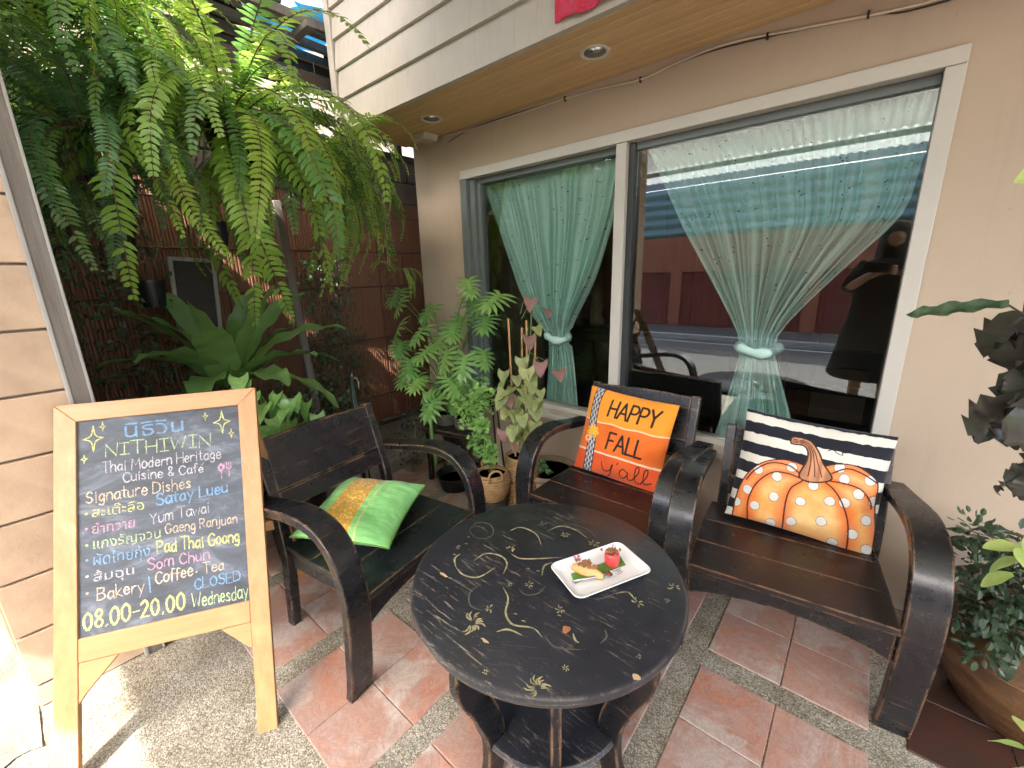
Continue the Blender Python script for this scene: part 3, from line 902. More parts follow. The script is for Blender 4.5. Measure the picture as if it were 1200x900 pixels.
# ---- upper storey: lapped siding, corner trim, planked soffit
us = thing('upper_storey', 'cream boarded upper storey jutting out over the terrace', 'upper floor', (0, 0, 0))
zb = [2.322, 2.488, 2.65, 2.812, 2.972, 3.132, 3.292, 3.452, 3.612, 3.772, 3.932]
for k in range(len(zb) - 1):
    a, b = zb[k], zb[k + 1]
    g = MB()
    lip = 0.032 if k else 0.02
    g.prism([(1.652 - lip, a), (1.652 - lip, a + 0.004), (1.642, b + 0.012), (1.66, b + 0.012), (1.66, a)], 0, -2.745, 4.2)
    g.build('siding_board', 'siding', us, bev=0.0015)
g = MB(); g.box((-2.782, 1.652, 3.13), (0.058, 0.07, 1.64)); g.build('corner_trim', 'siding', us, bev=0.004)
g = MB(); g.box((0.72, 3.4, 3.13), (6.98, 3.4, 1.6)); g.build('storey_wall', 'siding', us)
so_b = MB(); so_b.box((0.71, 1.91, 2.343), (6.94, 0.48, 0.01)); so_b.build('soffit_backing', 'soffit_gap', us)
nb_ = 9
pw = (2.148 - 1.664) / nb_
pm_ = None
for k in range(nb_):
    if pm_ is None:
        g = MB(); g.box((0.7, 0, 0), (6.96, pw - 0.006, 0.014)); pm_ = g.mesh('soffit_plank')
    o = link('soffit_plank', pm_, 'soffit', us, 0.004, 2)
    o.location = (0, 1.664 + pw * (k + 0.5), 2.329)
def downlight(x, y, label):
    d = thing('recessed_downlight', label, 'ceiling light', (x, y, 2.322), 0, 'recessed downlights in the soffit')
    g = MB(); g.lathe([(0.046, 0.0), (0.062, -0.004), (0.066, 0.001), (0.046, 0.004)], 32, close=True)
    g.f.pop() if False else None
    smooth_by_angle(g.build('trim_ring', 'white_frame', d))
    g = MB(); g.lathe([(0.048, -0.001), (0.044, 0.003), (0.03, 0.006), (0.012, 0.007)], 32)
    g.build('reflector', 'steel_bowl', d, smooth=True)
    for k in range(7):
        t = (k - 3) * 0.011
        g = MB(); g.box((t, 0, 0.0015), (0.002, 0.06 - abs(t), 0.003)); g.build('bulb_fin', 'steel_bowl', d)
    return d
downlight(-1.07, 1.87, 'larger looking round downlight in the soffit nearer the red banner')
downlight(-2.19, 1.89, 'far round downlight in the soffit near the fern')
vb = thing('ceiling_sensor_box', 'small yellowed box fixed under the soffit by the wall corner', 'box', (-2.46, 2.06, 2.322))
g = MB(); g.prism([(-0.07, 0), (0.07, 0), (0.05, -0.035), (-0.05, -0.035)], 1, -0.06, 0.06); g.build('cover', 'plastic_white', vb, bev=0.005)
g = MB(); g.box((0, 0, -0.037), (0.06, 0.07, 0.004)); g.build('face_plate', 'plastic_white', vb, bev=0.001)
# cables along the wall top
def wire(name, label, pts, r, mt):
    g = MB(); g.tube(catmull(pts, 6), r, 6)
    tag(g.build(name, mt, smooth=True), label, 'cable')
wire('cable', 'thin cream cable sagging along the top of the peach wall', [(-2.36, 2.142, 2.3), (-2.34, 2.135, 2.34 - .03), (-2.1, 2.141, 2.3), (-1.5, 2.142, 2.298), (-1.2, 2.142, 2.29), (-0.98, 2.14, 2.272), (-0.82, 2.142, 2.29), (-0.6, 2.142, 2.3), (-.3, 2.142, 2.262), (0.03, 2.142, 2.225), (.4, 2.142, 2.24), (1.2, 2.142, 2.26)], 0.0045, 'wire_cream')
wire('cable', 'thin dark cable running beside the cream one along the peach wall', [(-2.33, 2.142, 2.27), (-2.1, 2.145, 2.315 - .01), (-1.6, 2.145, 2.305), (-1.1, 2.145, 2.283), (-0.95, 2.145, 2.278), (-0.7, 2.145, 2.294), (-.46, 2.145, 2.278), (-.15, 2.145, 2.242), (.1, 2.145, 2.215), (1.2, 2.145, 2.25)], 0.0025, 'wire_black')
for x, z, lb in ((-0.98, 2.272, 'tiny dark clip on the wall cables between the downlight and the window top'), (-0.46, 2.28, 'tiny dark clip on the wall cables above the right pane, second from the right'), (-1.4, 2.297, 'tiny dark clip on the wall cables above the left pane'), (-.15, 2.245, 'tiny dark clip farthest right on the wall cables')):
    g = MB(); g.box((x, 2.143, z), (0.007, 0.014, 0.022)); tag(g.build('cable_clip', 'wire_black'), lb, 'clip', 'clips pinning the wall cables')
# banner
bn = thing('red_banner', 'crimson satin banner hanging on the cream siding at the top edge', 'banner', (-0.98, 1.616, 2.36))
def bf(u, v):
    return (-0.125 + 0.262 * u, 0.006 * math.sin(u * 13 + v * 3) + 0.004 * math.sin(u * 31 - v * 8), -0.012 + v * 0.34 + 0.006 * math.sin(u * 9))
g = MB(); g.grid(bf, 40, 40); o = g.build('cloth', 'red_cloth', bn, smooth=True, fix=False)
sm_ = o.modifiers.new('solid', 'SOLIDIFY'); sm_.thickness = 0.003
g = MB()
for i, (cx, wd_) in enumerate(((-0.02, .05),)):
    for r_ in range(2):
        for k in range(4):
            g.box((cx + k * 0.012, -0.016, 0.062 + r_ * 0.018), (0.009, 0.002, 0.010))
g.build('gold_print', 'white_print', bn)

# ---- awning over the terrace (above and behind the camera)
# unseen slab added high over the terrace to keep sun off the siding
g = MB(); g.box((0.0, 0.6, 4.0), (8.4, 2.0, 0.08)); g.build("unseen_shade_slab", "soffit", us)
aw = thing('terrace_awning', 'corrugated awning over the terrace with a white translucent front strip', 'awning', (0, 0, 0))
def corr(x0, x1, y0, y1, z0, z1, n, amp=0.012):
    g = MB()
    g.grid(lambda u, v: (x0 + (x1 - x0) * u, y0 + (y1 - y0) * v, z0 + (z1 - z0) * v + amp * math.sin(2 * PI * n * u)), n * 6, 2)
    return g
corr(-1.9, 3.4, -0.6, 1.6, 2.85, 3.02, 60).build('roof_sheet', 'fill_sheet', aw, smooth=True, fix=False)
corr(-3.6, -1.95, -0.6, -0.1, 2.85, 2.88, 20).build("roof_sheet", "fill_sheet", aw, smooth=True, fix=False)  # unseen extra sheet, added to block sun from the bamboo wall
corr(-3.6, 3.4, -1.78, -0.602, 2.73, 2.85, 80).build('roof_sheet', 'fill_sheet', aw, smooth=True, fix=False)
corr(-3.6, 3.4, -2.3, -1.782, 2.67, 2.73, 80, 0.008).build('front_strip', 'white_sheet', aw, smooth=True, fix=False)
for y, z in ((-1.8, 2.69), (-0.6, 2.81)):
    g = MB(); g.box((-0.1, y, z), (7.0, 0.05, 0.05)); g.build('beam', 'awning_metal', aw)
for x in (-3.55, 3.35):
    g = MB(); g.box((x, -1.8, 1.27), (0.06, 0.06, 2.8)); g.build('post', 'awning_metal', aw)

# ---- tiled pillar and weathered post on the left
pl = thing('tiled_pillar', 'pillar faced with beige stone tiles at the left edge', 'pillar', (-1.99, -0.05, 0))
g = MB(); g.box((-0.15, -0.0, 1.3), (0.28, 0.3, 2.6)); g.build('pillar_core', 'grout', pl)
tm = None
for k in range(-1, 13):
    z0 = 0.082 + 0.198 * k
    if tm is None:
        q = MB(); q.box((0, 0, 0), (0.018, 0.308, 0.190)); tm = q.mesh('stone_tile')
    o = link('stone_tile', tm, 'stone_tile', pl, 0.003, 1)
    if k == -1:
        q = MB(); q.box((0, 0, 0), (0.018, 0.308, 0.074)); o.data = q.mesh('cut_tile'); o.data.materials.append(M['stone_tile'])
        o.location = (-0.003, -0.003, 0.040)
    else:
        o.location = (-0.003 + random.uniform(-.001, .001), -0.003, z0 + 0.099)
    q = MB(); q.box((0, 0, 0), (0.26, 0.018, 0.190)) if k >= 0 else q.box((0, 0, 0), (0.26, 0.018, 0.074))
    o2 = q.build('stone_tile', 'stone_tile', pl, bev=0.003, seg=1)
    o2.location = (-0.14, -0.157, o.location.z)
ps = thing('weathered_post', 'weathered grey timber post with pale scuffed edges beside the tiled pillar', 'post', (-1.985, 0.0, 0))
g = MB(); g.box((0, 0.103, 1.3), (0.05, 0.046, 2.6)); g.build('post_core', 'old_wood', ps, bev=0.004)
g = MB(); g.box((0.026, 0.127, 1.3), (0.012, 0.008, 2.6)); g.build('edge_strip', 'edge_metal', ps, bev=0.002)
g = MB(); g.box((0.014, 0.077, 1.3), (0.03, 0.012, 2.6)); g.build('edge_strip', 'edge_metal', ps, bev=0.003)

# ---- planted alcove: walls, roof
gw = thing('bamboo_wall', 'dark brown bamboo clad side wall of the planted alcove', 'wall', (-3.5, 0, 0))
ln = [-0.2, 0.42, 1.04, 1.66, 2.28, 2.9, 3.52]
for k in range(len(ln) - 1):
    a, b = ln[k], ln[k + 1]
    g = MB()
    y = a + 0.006
    rr = random.Random(k)
    while y < b - 0.01:
        wd = rr.uniform(0.016, 0.024)
        dx = rr.uniform(0, 0.006)
        dx *= .35
        g.prism([(0.0 + dx, y), (0.004 + dx, y + wd * 0.3), (0.004 + dx, y + wd * 0.7), (0.0 + dx, y + wd), (-0.01, y + wd), (-0.01, y)], 2, 0.03, 2.05)
        y += wd + 0.001
    g.build('bamboo_panel', 'bamboo', gw)
for z in (0.3, 0.85, 1.32, 1.62, 1.93):
    g = MB(); g.tube([(0.006, -0.2, z), (0.006, 3.5, z + 0.01)], 0.0055, 8); g.build('bamboo_rail', 'bamboo_tie', gw, smooth=True)
g = MB(); g.box((-0.07, 1.65, 1.0), (0.12, 3.7, 2.0)); g.build('wall_core', 'block', gw)
for c_ in range(10):
    for r_ in range(2):
        g = MB(); g.box((-0.055, -0.05 + c_ * 0.39 + (0.19 if r_ else 0), 2.155 + r_ * 0.19), (0.12, 0.38, 0.18)); g.build('concrete_block', 'block', gw, bev=0.008, seg=1)
g = MB(); g.box((-0.03, 1.65, 2.455), (0.1, 3.7, 0.055)); g.build('wall_beam', 'dark_timber', gw, bev=0.004)
gb = thing('alcove_darkening_wall', 'unseen rough block wall added at the near end to darken the planted alcove', 'wall', (0, 0, 0))
g = MB(); g.box((-2.86, 0.0, 1.05), (1.16, 0.09, 2.1)); g.build('wall_surface', 'block', gb)  # unseen wall, put in to keep the alcove dark
gf = thing('alcove_back_wall', 'dark block wall at the far end of the alcove', 'wall', (0, 0, 0))
g = MB(); g.box((-3.1, 3.6, 1.2), (0.9, 0.1, 2.4)); g.build('wall_surface', 'block', gf)
nw = MB(); nw.box((-4.9, 1.5, 1.9), (0.2, 9, 3.8)); tag(nw.build('neighbour_wall', 'cream_wall'), 'sunlit cream neighbour wall glimpsed beyond the alcove roof', 'wall')
rf = thing('alcove_roof', 'old timber alcove roof with torn blue sheets', 'roof', (0, 0, 0))
for x in (-3.46, -3.29, -3.12, -2.95, -2.87):
    g = MB(); g.box((x, 2.25, 2.92), (0.035, 2.6, 0.05)); g.build('purlin', 'grey_timber', rf, bev=0.003)
for y in (1.0, 1.52, 2.04, 2.6):
    g = MB(); g.box((-3.22, y, 2.875), (0.86, 0.05, 0.035)); g.build('rafter', 'grey_timber', rf, bev=0.003)
g = MB(); g.box((-3.5, 2.0, 2.62), (0.07, 3.2, 0.06)); g.build('rafter', 'dark_timber', rf, bev=0.003)
for y in (1.3, 1.8, 2.2, 2.6):
    g = MB(); g.box((-3.5, y, 2.53), (0.05, 0.05, 0.13)); g.build('strut', 'dark_timber', rf)
g = MB(); g.box((-2.9, 2.0, 2.6), (0.05, 2.6, 0.10)); g.build('eaves_beam', 'dark_timber', rf, bev=0.003)
def rsheet(x0, x1, y0, y1, mt, z=2.965, nm='roof_sheet', tl=0):
    g = MB(); n = max(2, int((x1 - x0) / 0.06))
    g.grid(lambda u, v: (x0 + (x1 - x0) * u + 0.03 * math.sin(7 * v + x0 * 9), y0 + (y1 - y0) * v + 0.03 * math.sin(9 * u + y0), z + tl * v + 0.012 * math.sin(2 * PI * n * u)), n * 6, 8)
    return g.build(nm, mt, rf, smooth=True, fix=False)
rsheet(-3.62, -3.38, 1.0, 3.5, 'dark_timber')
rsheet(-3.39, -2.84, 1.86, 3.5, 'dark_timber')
rsheet(-3.39, -3.0, 1.38, 1.88, 'blue_sheet', 2.99, tl=0.02)
rsheet(-3.01, -2.84, 1.5, 1.87, 'blue_sheet', 3.0)
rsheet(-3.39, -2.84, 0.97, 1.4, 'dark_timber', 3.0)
rsheet(-3.62, -2.88, -0.1, 0.96, 'white_sheet', 2.99)  # extra sheet added to cut sun streaks on the bamboo

# ================================================================== CHAIRS
PROF = [(.047, 0), (.03, .08), (.016, .2), (.002, .32), (.0, .42), (.012, .5), (.042, .575), (.095, .63), (.16, .655), (.24, .66), (.33, .65), (.43, .632), (.53, .615), (.6, .605)]
def arm_mesh(side):
    pts = catmull(PROF, 4)
    g = MB(); n = len(pts); th = 0.034
    vs = []
    for i, p in enumerate(pts):
        d = pts[min(i + 1, n - 1)] - pts[max(i - 1, 0)]
        d = d / np.hypot(*d)
        nn = np.array((d[1], -d[0]))            # towards the inside of the bend
        q = p + nn * th
        t = i / (n - 1)
        wi_ = 0.088 - 0.012 * max(0, t - 0.7) / 0.3
        x0, x1 = side * 0.283, side * (0.283 + wi_)
        vs += [(x0, p[0], max(p[1], 0)), (x1, p[0], max(p[1], 0)), (x1, q[0], max(q[1], 0)), (x0, q[0], max(q[1], 0))]
    fs = [(4 * i + a, 4 * i + (a + 1) % 4, 4 * i + 4 + (a + 1) % 4, 4 * i + 4 + a) for i in range(n - 1) for a in range(4)]
    fs += [(0, 1, 2, 3), (4 * n - 4, 4 * n - 3, 4 * n - 2, 4 * n - 1)]
    g.add(vs, fs)
    return g
def chair(label, loc, rz, seat_m, bt=0.812, bx=0.0):
    t = thing('lounge_chair', label, 'chair', loc, rz, 'black wooden armchairs around the table')
    g = MB()
    for k in range(3):   # seat boards
        y0, y1 = 0.002 + k * 0.166, (k + 1) * 0.166
        wa = 0.284 - 0.0 * y0; wb = 0.284 - 0.06 * max(0, y1 - 0.3)
        wa = 0.284 - 0.06 * max(0, y0 - 0.3)
        q = MB(); q.prism([(-wa, y0), (wa, y0), (wb, y1), (-wb, y1)], 2, 0.378, 0.402 - 0.0008 * k)
        q.build('seat_board', seat_m, t, bev=0.003)
    g = MB()
    poly = [(-0.28, 0.377), (-0.28, 0.27)] + [(-0.28 + 0.56 * k / 12, 0.27 + 0.05 * math.sin(PI * k / 12) ** 0.7) for k in range(1, 12)] + [(0.28, 0.27), (0.28, 0.377)]
    g.prism(poly, 1, 0.02, 0.042); g.build('front_apron', 'black_paint', t, bev=0.003)
    for a in (-1, 1):
        g = MB(); g.box((a * 0.262, 0.25, 0.345), (0.022, 0.42, 0.06)); g.build('side_rail', 'black_paint', t, bev=0.003)
        o = arm_mesh(a).build('armrest', 'black_paint', t, bev=0.004); smooth_by_angle(o, 25)
        g = MB(); q_ = 0.25 * (bt - 0.812)
        g.prism([(0.535, 0), (0.578, 0), (0.535, 0.36), (0.55, 0.5), (0.632 + q_, bt + .003), (0.6 + q_, bt + .008), (0.505, 0.5), (0.49, 0.36)], 0, a * 0.262 - 0.019 + bx, a * 0.262 + 0.019 + bx)
        g.build('rear_leg', 'black_paint', t, bev=0.004)
    def slat(z0, z1, nm, arch=0):
        g = MB()
        f = lambda z: 0.5 + 0.25 * (z - 0.4)
        n = 10
        vs = []
        for y_off in (0, 0.018):
            for e, z in ((0, z0), (1, z1)):
                for k in range(n + 1):
                    u = k / n
                    zz = z + (arch * math.sin(PI * u) if e else 0)
                    vs.append((bx - 0.243 + 0.486 * u, f(zz) + y_off - 0.012, zz))
        m = n + 1
        fs = []
        for k in range(n):
            fs += [(k, k + 1, m + k + 1, m + k), (2 * m + k, 3 * m + k, 3 * m + k + 1, 2 * m + k + 1), (k, 2 * m + k, 2 * m + k + 1, k + 1), (m + k, m + k + 1, 3 * m + k + 1, 3 * m + k)]
        fs += [(0, m, 3 * m, 2 * m), (n, 2 * m + n, 3 * m + n, m + n)]
        g.add(vs, fs)
        return g.build(nm, 'black_paint', t, bev=0.003)
    slat(bt - 0.205, bt, 'backrest_board', 0.008)
    slat(bt - 0.284, bt - 0.209, 'backrest_board')
    g = MB(); g.box((0, 0.485, 0.35), (0.486, 0.022, 0.05)); g.build('rear_rail', 'black_paint', t)
    return t
cR = chair('black wooden armchair on the right holding the striped pumpkin cushion', (-0.08, 1.395, 0), R(7.8), 'seat_paint', 0.735, 0.03)
cM = chair('black wooden armchair in the middle under the window with the orange cushion', (-0.82, 1.41, 0), R(1), 'seat_paint')
cL = chair('black wooden armchair on the left holding the green and gold cushion', (-1.156, 0.85, 0), R(98), 'seat_green')
for ch in (cR, cM, cL):
    bpy.context.view_layer.update()

# ================================================================== CUSHIONS
def inpoly(P, poly):
    x, y = P[:, 0], P[:, 1]
    ins = np.zeros(len(P), bool)
    n = len(poly)
    for i in range(n):
        x1, y1 = poly[i]; x2, y2 = poly[(i + 1) % n]
        c = ((y1 > y) != (y2 > y)) & (x < (x2 - x1) * (y - y1) / ((y2 - y1) if y2 != y1 else 1e-9) + x1)
        ins ^= c
    return ins
def sdist(P, pts):
    d = np.full(len(P), 9.0)
    for a, b in zip(pts[:-1], pts[1:]):
        a = np.array(a, float); b = np.array(b, float)
        ab = b - a
        t = np.clip(((P - a) @ ab) / max(ab @ ab, 1e-9), 0, 1)
        d = np.minimum(d, np.hypot(*(P - a - t[:, None] * ab).T))
    return d
def vnoise(P, s, seed):
    r = np.random.default_rng(seed)
    Gd = r.random((64, 64))
    q = P * s
    i = np.floor(q).astype(int); f = q - i; f = f * f * (3 - 2 * f)
    g_ = lambda a, b: Gd[(i[:, 0] + a) % 64, (i[:, 1] + b) % 64]
    return (g_(0, 0) * (1 - f[:, 0]) + g_(1, 0) * f[:, 0]) * (1 - f[:, 1]) + (g_(0, 1) * (1 - f[:, 0]) + g_(1, 1) * f[:, 0]) * f[:, 1]
def cushion(name, label, size, thick, front, back, mt, mw, n=300, pinch=0.04, sag=0.0, piping=None):
    me_v = []
    us_ = np.linspace(0, 1, n + 1)
    U, V = np.meshgrid(us_, us_)
    P = np.c_[U.ravel(), V.ravel()]
    a = 2 * P[:, 0] - 1; b = 2 * P[:, 1] - 1
    prof = np.clip((1 - np.abs(a) ** 3.0), 0, 1) ** .62 * np.clip((1 - np.abs(b) ** 3.0), 0, 1) ** .62
    wr = (vnoise(P, 7, 5) - .5) * 0.010 * (prof ** .5) + (vnoise(P, 17, 6) - .5) * 0.004 * prof ** .4
    # radiating creases near the corners
    x = a * size[0] / 2 * (1 - pinch * (1 - b * b))
    y = b * size[1] / 2 * (1 - pinch * (1 - a * a))
    zf = thick / 2 * prof + wr
    zb_ = -thick / 2 * prof + wr * .5
    cup = sag * (a * a + b * b)
    N = len(P)
    vf_ = np.c_[x, y, zf + cup]; vb_ = np.c_[x, y, zb_ + cup]
    verts = np.r_[vf_, vb_]
    idx = np.arange(N).reshape(n + 1, n + 1)
    q = np.c_[idx[:-1, :-1].ravel(), idx[:-1, 1:].ravel(), idx[1:, 1:].ravel(), idx[1:, :-1].ravel()]
    faces = np.r_[q, (q + N)[:, ::-1]]
    me = bpy.data.meshes.new(name)
    me.from_pydata(verts.tolist(), [], faces.tolist())
    me.polygons.foreach_set('use_smooth', [True] * len(me.polygons))
    ca = me.color_attributes.new('print', 'FLOAT_COLOR', 'POINT')
    cf = front(P); cb = back(P)
    c4 = np.ones((2 * N, 4)); c4[:N, :3] = cf; c4[N:, :3] = cb
    ca.data.foreach_set('color', c4.ravel())
    me.update()
    root = thing(name, label, 'cushion')
    root.matrix_world = mw
    link('cover', me, mt, root)
    if piping:
        pts = []
        m = 24
        per = [(-1 + 2 * k / m, -1) for k in range(m)] + [(1, -1 + 2 * k / m) for k in range(m)] + [(1 - 2 * k / m, 1) for k in range(m)] + [(-1, 1 - 2 * k / m) for k in range(m + 1)]
        for (aa, bb) in per:
            pts.append((aa * size[0] / 2 * (1 - pinch * (1 - bb * bb)) * 1.005, bb * size[1] / 2 * (1 - pinch * (1 - aa * aa)) * 1.005, sag * (aa * aa + bb * bb)))
        g = MB(); g.tube(pts, 0.003, 6); g.build('piping', piping, root, smooth=True)
    return root
def plane_matrix(base, bl, br, tl, off=0.0):
    """matrix for a cushion whose lower left, lower right, upper left corners are given in the frame `base`"""
    bl, br, tl = Vector(bl), Vector(br), Vector(tl)
    xa = (br - bl).normalized()
    ya = (tl - bl); ya = (ya - xa * ya.dot(xa)).normalized()
    za = xa.cross(ya)
    c = bl + (br - bl) / 2 + (tl - bl) / 2 + za * off
    m = Matrix.Identity(4)
    for i in range(3):
        m[i][0], m[i][1], m[i][2], m[i][3] = xa[i], ya[i], za[i], c[i]
    return base @ m
def BM(t):
    return Matrix.Translation(t.location) @ Matrix.Rotation(t.rotation_euler.z, 4, 'Z')

def pts_text(text, a0, a1, b, h, slant=0.0, b1=None):
    """stroke polylines of a text, for painting"""
    out = []
    sp = 0.16
    adv = [(0.34 if ch == ' ' else G[ch][0] + sp) for ch in text]
    sx = (a1 - a0) / (sum(adv) - sp)
    x = 0
    b1 = b if b1 is None else b1
    for ch, ad in zip(text, adv):
        if ch != ' ':
            for st in G[ch][1].split('|'):
                sm = st[0] == '~'
                pts = [tuple(map(float, q.split(','))) for q in st.lstrip('~').split(' ')]
                if sm: pts = [tuple(q) for q in catmull(pts, 4)]
                out.append([(a0 + (x + px + py * slant) * sx, b + (b1 - b) * (a0 + x * sx - a0) / (a1 - a0) + py * h) for px, py in pts])
        x += ad
    return out
def art_fall(P):
    u, v = P[:, 0], P[:, 1]
    nz = vnoise(P, 5, 11)[:, None] * .6 + vnoise(P, 14, 12)[:, None] * .4
    C_ = np.zeros((len(P), 3))
    l1 = 0.615 + 0.02 * u + 0.006 * np.sin(u * 20); l2 = 0.265 + 0.02 * u
    top = np.array((.88, .36, .035)) * (1 - .4 * nz) + np.array((.9, .2, .02)) * .4 * nz
    mid = np.array((.72, .13, .018)) * (1 - .5 * nz) + np.array((.85, .26, .04)) * .5 * nz
    low = np.array((.72, .08, .02)) * (1 - .5 * nz) + np.array((.82, .2, .04)) * .5 * nz
    C_[:] = mid
    C_[v > l1] = top[v > l1]
    C_[v < l2] = low[v < l2]
    C_[np.abs(v - l1) < 0.008] = (.8, .55, .35)
    C_[np.abs(v - l2) < 0.011] = (.78, .6, .42)
    # checked ribbon
    cx = 0.165 + 0.035 * np.sin(v * 5 + .6)
    ru = (u - cx) / 0.055
    on = np.abs(ru) < 1
    chk = ((np.floor((ru + 1) * 2.0) + np.floor(v * 26)) % 2)
    rc = np.where(chk[:, None] > .5, np.array((.62, .6, .6)), np.array((.13, .14, .18)))
    rc[np.abs(ru) > .78] = (.015, .015, .025)
    rc[np.abs(np.abs(ru) - .35) < .1] *= .35
    C_[on] = rc[on]
    # yellow leaf cluster
    dx, dy = u - 0.178, v - 0.49
    ang = np.arctan2(dy, dx); rad = np.hypot(dx, dy)
    lf = rad < 0.085 * (0.55 + 0.45 * np.abs(np.cos(ang * 3.5 + .4)) ** .7)
    C_[lf] = (.85, .5, .05)
    C_[(rad < 0.09) & (np.abs(np.sin(ang * 3.5 + .4)) < .12) & lf] = (.35, .15, .02)
    d2 = np.hypot(u - .13, v - .4)
    C_[d2 < .042] = (.72, .2, .1)
    C_[np.abs(d2 - .03) < .007] = (.8, .6, .4)
    C_[np.hypot(u - .19, v - .44) < .014] = (.25, .3, .45)
    for st in pts_text('HAPPY', .315, .86, .715, .185, 0.06) :
        C_[sdist(P, st) < .0125] = (.03, .015, .015)
    for st in pts_text('FALL', .385, .79, .345, .19, 0.06):
        C_[sdist(P, st) < .0125] = (.03, .015, .015)
    yl = [[(.36, .17), (.4, .08), (.47, .1), (.49, .17)], [(.5, .18), (.47, .05), (.41, -.0), (.37, .02)], [(.555, .22), (.55, .2)], [(.67, .15), (.62, .17), (.585, .11), (.62, .06), (.67, .11), (.68, .15), (.68, .07), (.73, .08)],
          [(.73, .08), (.79, .18), (.79, .25), (.76, .22), (.765, .08), (.82, .07)], [(.82, .07), (.88, .18), (.88, .25), (.85, .22), (.855, .09), (.93, .12)]]
    for st in yl:
        C_[sdist(P, [tuple(q) for q in catmull(st, 5)]) < .0065] = (.04, .015, .015)
    return np.clip(C_, 0, 1)
ART = {
'stem': [(0.345, 0.833), (0.375, 0.851), (0.473, 0.844), (0.541, 0.767), (0.587, 0.675), (0.66, 0.563), (0.54, 0.497), (0.448, 0.521), (0.475, 0.666), (0.471, 0.749), (0.432, 0.791), (0.355, 0.786)],
'out': [(0.058, -0.028), (0.046, 0.218), (0.082, 0.413), (0.175, 0.556), (0.31, 0.629), (0.431, 0.632), (0.523, 0.616), (0.672, 0.698), (0.8, 0.711), (0.923, 0.644), (0.958, 0.576), (0.967, 0.421), (1.007, -0.024), (0.621, -0.052)],
'lines': [[(0.174, 0.0), (0.14, 0.187), (0.17, 0.365), (0.265, 0.496), (0.375, 0.52), (0.466, 0.505)], [(0.425, 0.0), (0.4, 0.24), (0.41, 0.392), (0.477, 0.488)], [(0.853, -0.023), (0.821, 0.222), (0.76, 0.381), (0.689, 0.48), (0.616, 0.53)], [(0.944, 0.398), (0.928, 0.451), (0.859, 0.529), (0.759, 0.551), (0.647, 0.545)], [(0.653, 0.612), (0.741, 0.676), (0.84, 0.662), (0.954, 0.604)], [(0.443, 0.551), (0.364, 0.592), (0.237, 0.575), (0.138, 0.477), (0.089, 0.37)]],
'dots': [(0.161, 0.484), (0.301, 0.468), (0.39, 0.582), (0.117, 0.286), (0.312, 0.284), (0.198, 0.158), (0.057, 0.143), (0.341, 0.035), (0.495, 0.309), (0.555, 0.47), (0.68, 0.376), (0.468, 0.106), (0.655, 0.189), (0.738, 0.585), (0.769, 0.394), (0.846, 0.492), (0.9, 0.619), (0.927, 0.296), (0.858, 0.156), (0.755, 0.03), (0.965, 0.061), (0.951, 0.458), (0.693, 0.673)],
'sq': [[(0.602, 0.792), (0.638, 0.822), (0.68, 0.812), (0.693, 0.78), (0.659, 0.786), (0.639, 0.812), (0.691, 0.845)], [(0.744, 0.837), (0.777, 0.815), (0.78, 0.845), (0.751, 0.843), (0.753, 0.809)], [(0.797, 0.839), (0.832, 0.847), (0.84, 0.824), (0.818, 0.81)]]}
def art_pumpkin(P):
    u, v = P[:, 0], P[:, 1]
    C_ = np.zeros((len(P), 3)) + np.array((.012, .013, .022))
    vv = v + 0.01 * (vnoise(P, 30, 3) - .5)
    for a, b in ((.90, .975), (.715, .80), (.54, .615), (.365, .435), (.17, .26), (-.1, .08)):
        C_[(vv > a) & (vv < b)] = (.72, .7, .62)
    ol = [tuple(q) for q in catmull(ART['out'], 5)]
    ins = inpoly(P, ol)
    nz = vnoise(P, 6, 21) * .55 + vnoise(P, 13, 22) * .3 + vnoise(P, 40, 23) * .15
    L = [[tuple(q) for q in catmull(l, 5)] for l in ART['lines']]
    dl = np.min([sdist(P, l) for l in L], axis=0)
    dl = np.minimum(dl, sdist(P, ol + ol[:1]))
    rim = np.clip(1 - dl / .085, 0, 1) ** 1.0
    k = np.clip(nz * 1.5 - .25 + .0, 0, 1)[:, None]
    bodyc = np.array((.88, .34, .055)) * (1 - k) + np.array((.88, .6, .26)) * k
    red = np.array((.8, .1, .02))
    bodyc = bodyc * (1 - .75 * rim[:, None]) + red * .75 * rim[:, None]
    C_[ins] = bodyc[ins]
    d = np.min([np.hypot((u - a) / 1.0, (v - b) / 1.15) for a, b in ART['dots']], axis=0) + .006 * (vnoise(P, 22, 9) - .5)
    C_[ins & (d < .0375)] = (.08, .03, .02)
    C_[ins & (d < .0345)] = (.72, .7, .65)
    C_[ins & (dl < .0055)] = (.06, .02, .015)
    C_[sdist(P, ol[:-8]) < .004] = (.06, .02, .015)
    st = [tuple(q) for q in catmull(ART['stem'] + ART['stem'][:1], 5)]
    si = inpoly(P, st)
    sc = np.array((.5, .23, .12)) * (.6 + .9 * vnoise(P * np.array((6, 1)), 7, 31)[:, None])
    C_[si] = sc[si]
    C_[sdist(P, st) < .006] = (.04, .02, .015)
    for a in (.25, .5, .75):
        s2 = [((1 - a) * x1 + a * x2, (1 - a) * y1 + a * y2) for (x1, y1), (x2, y2) in zip([(.36, .84), (.47, .835), (.53, .76), (.575, .67), (.64, .57)], [(.36, .79), (.435, .795), (.475, .75), (.48, .66), (.46, .53)])]
        C_[si & (sdist(P, [tuple(q) for q in catmull(s2, 5)]) < .0035)] = (.06, .03, .02)
    for s_ in ART['sq']:
        C_[sdist(P, [tuple(q) for q in catmull(s_, 5)]) < .0035] = (.02, .02, .025)
    return np.clip(C_, 0, 1)
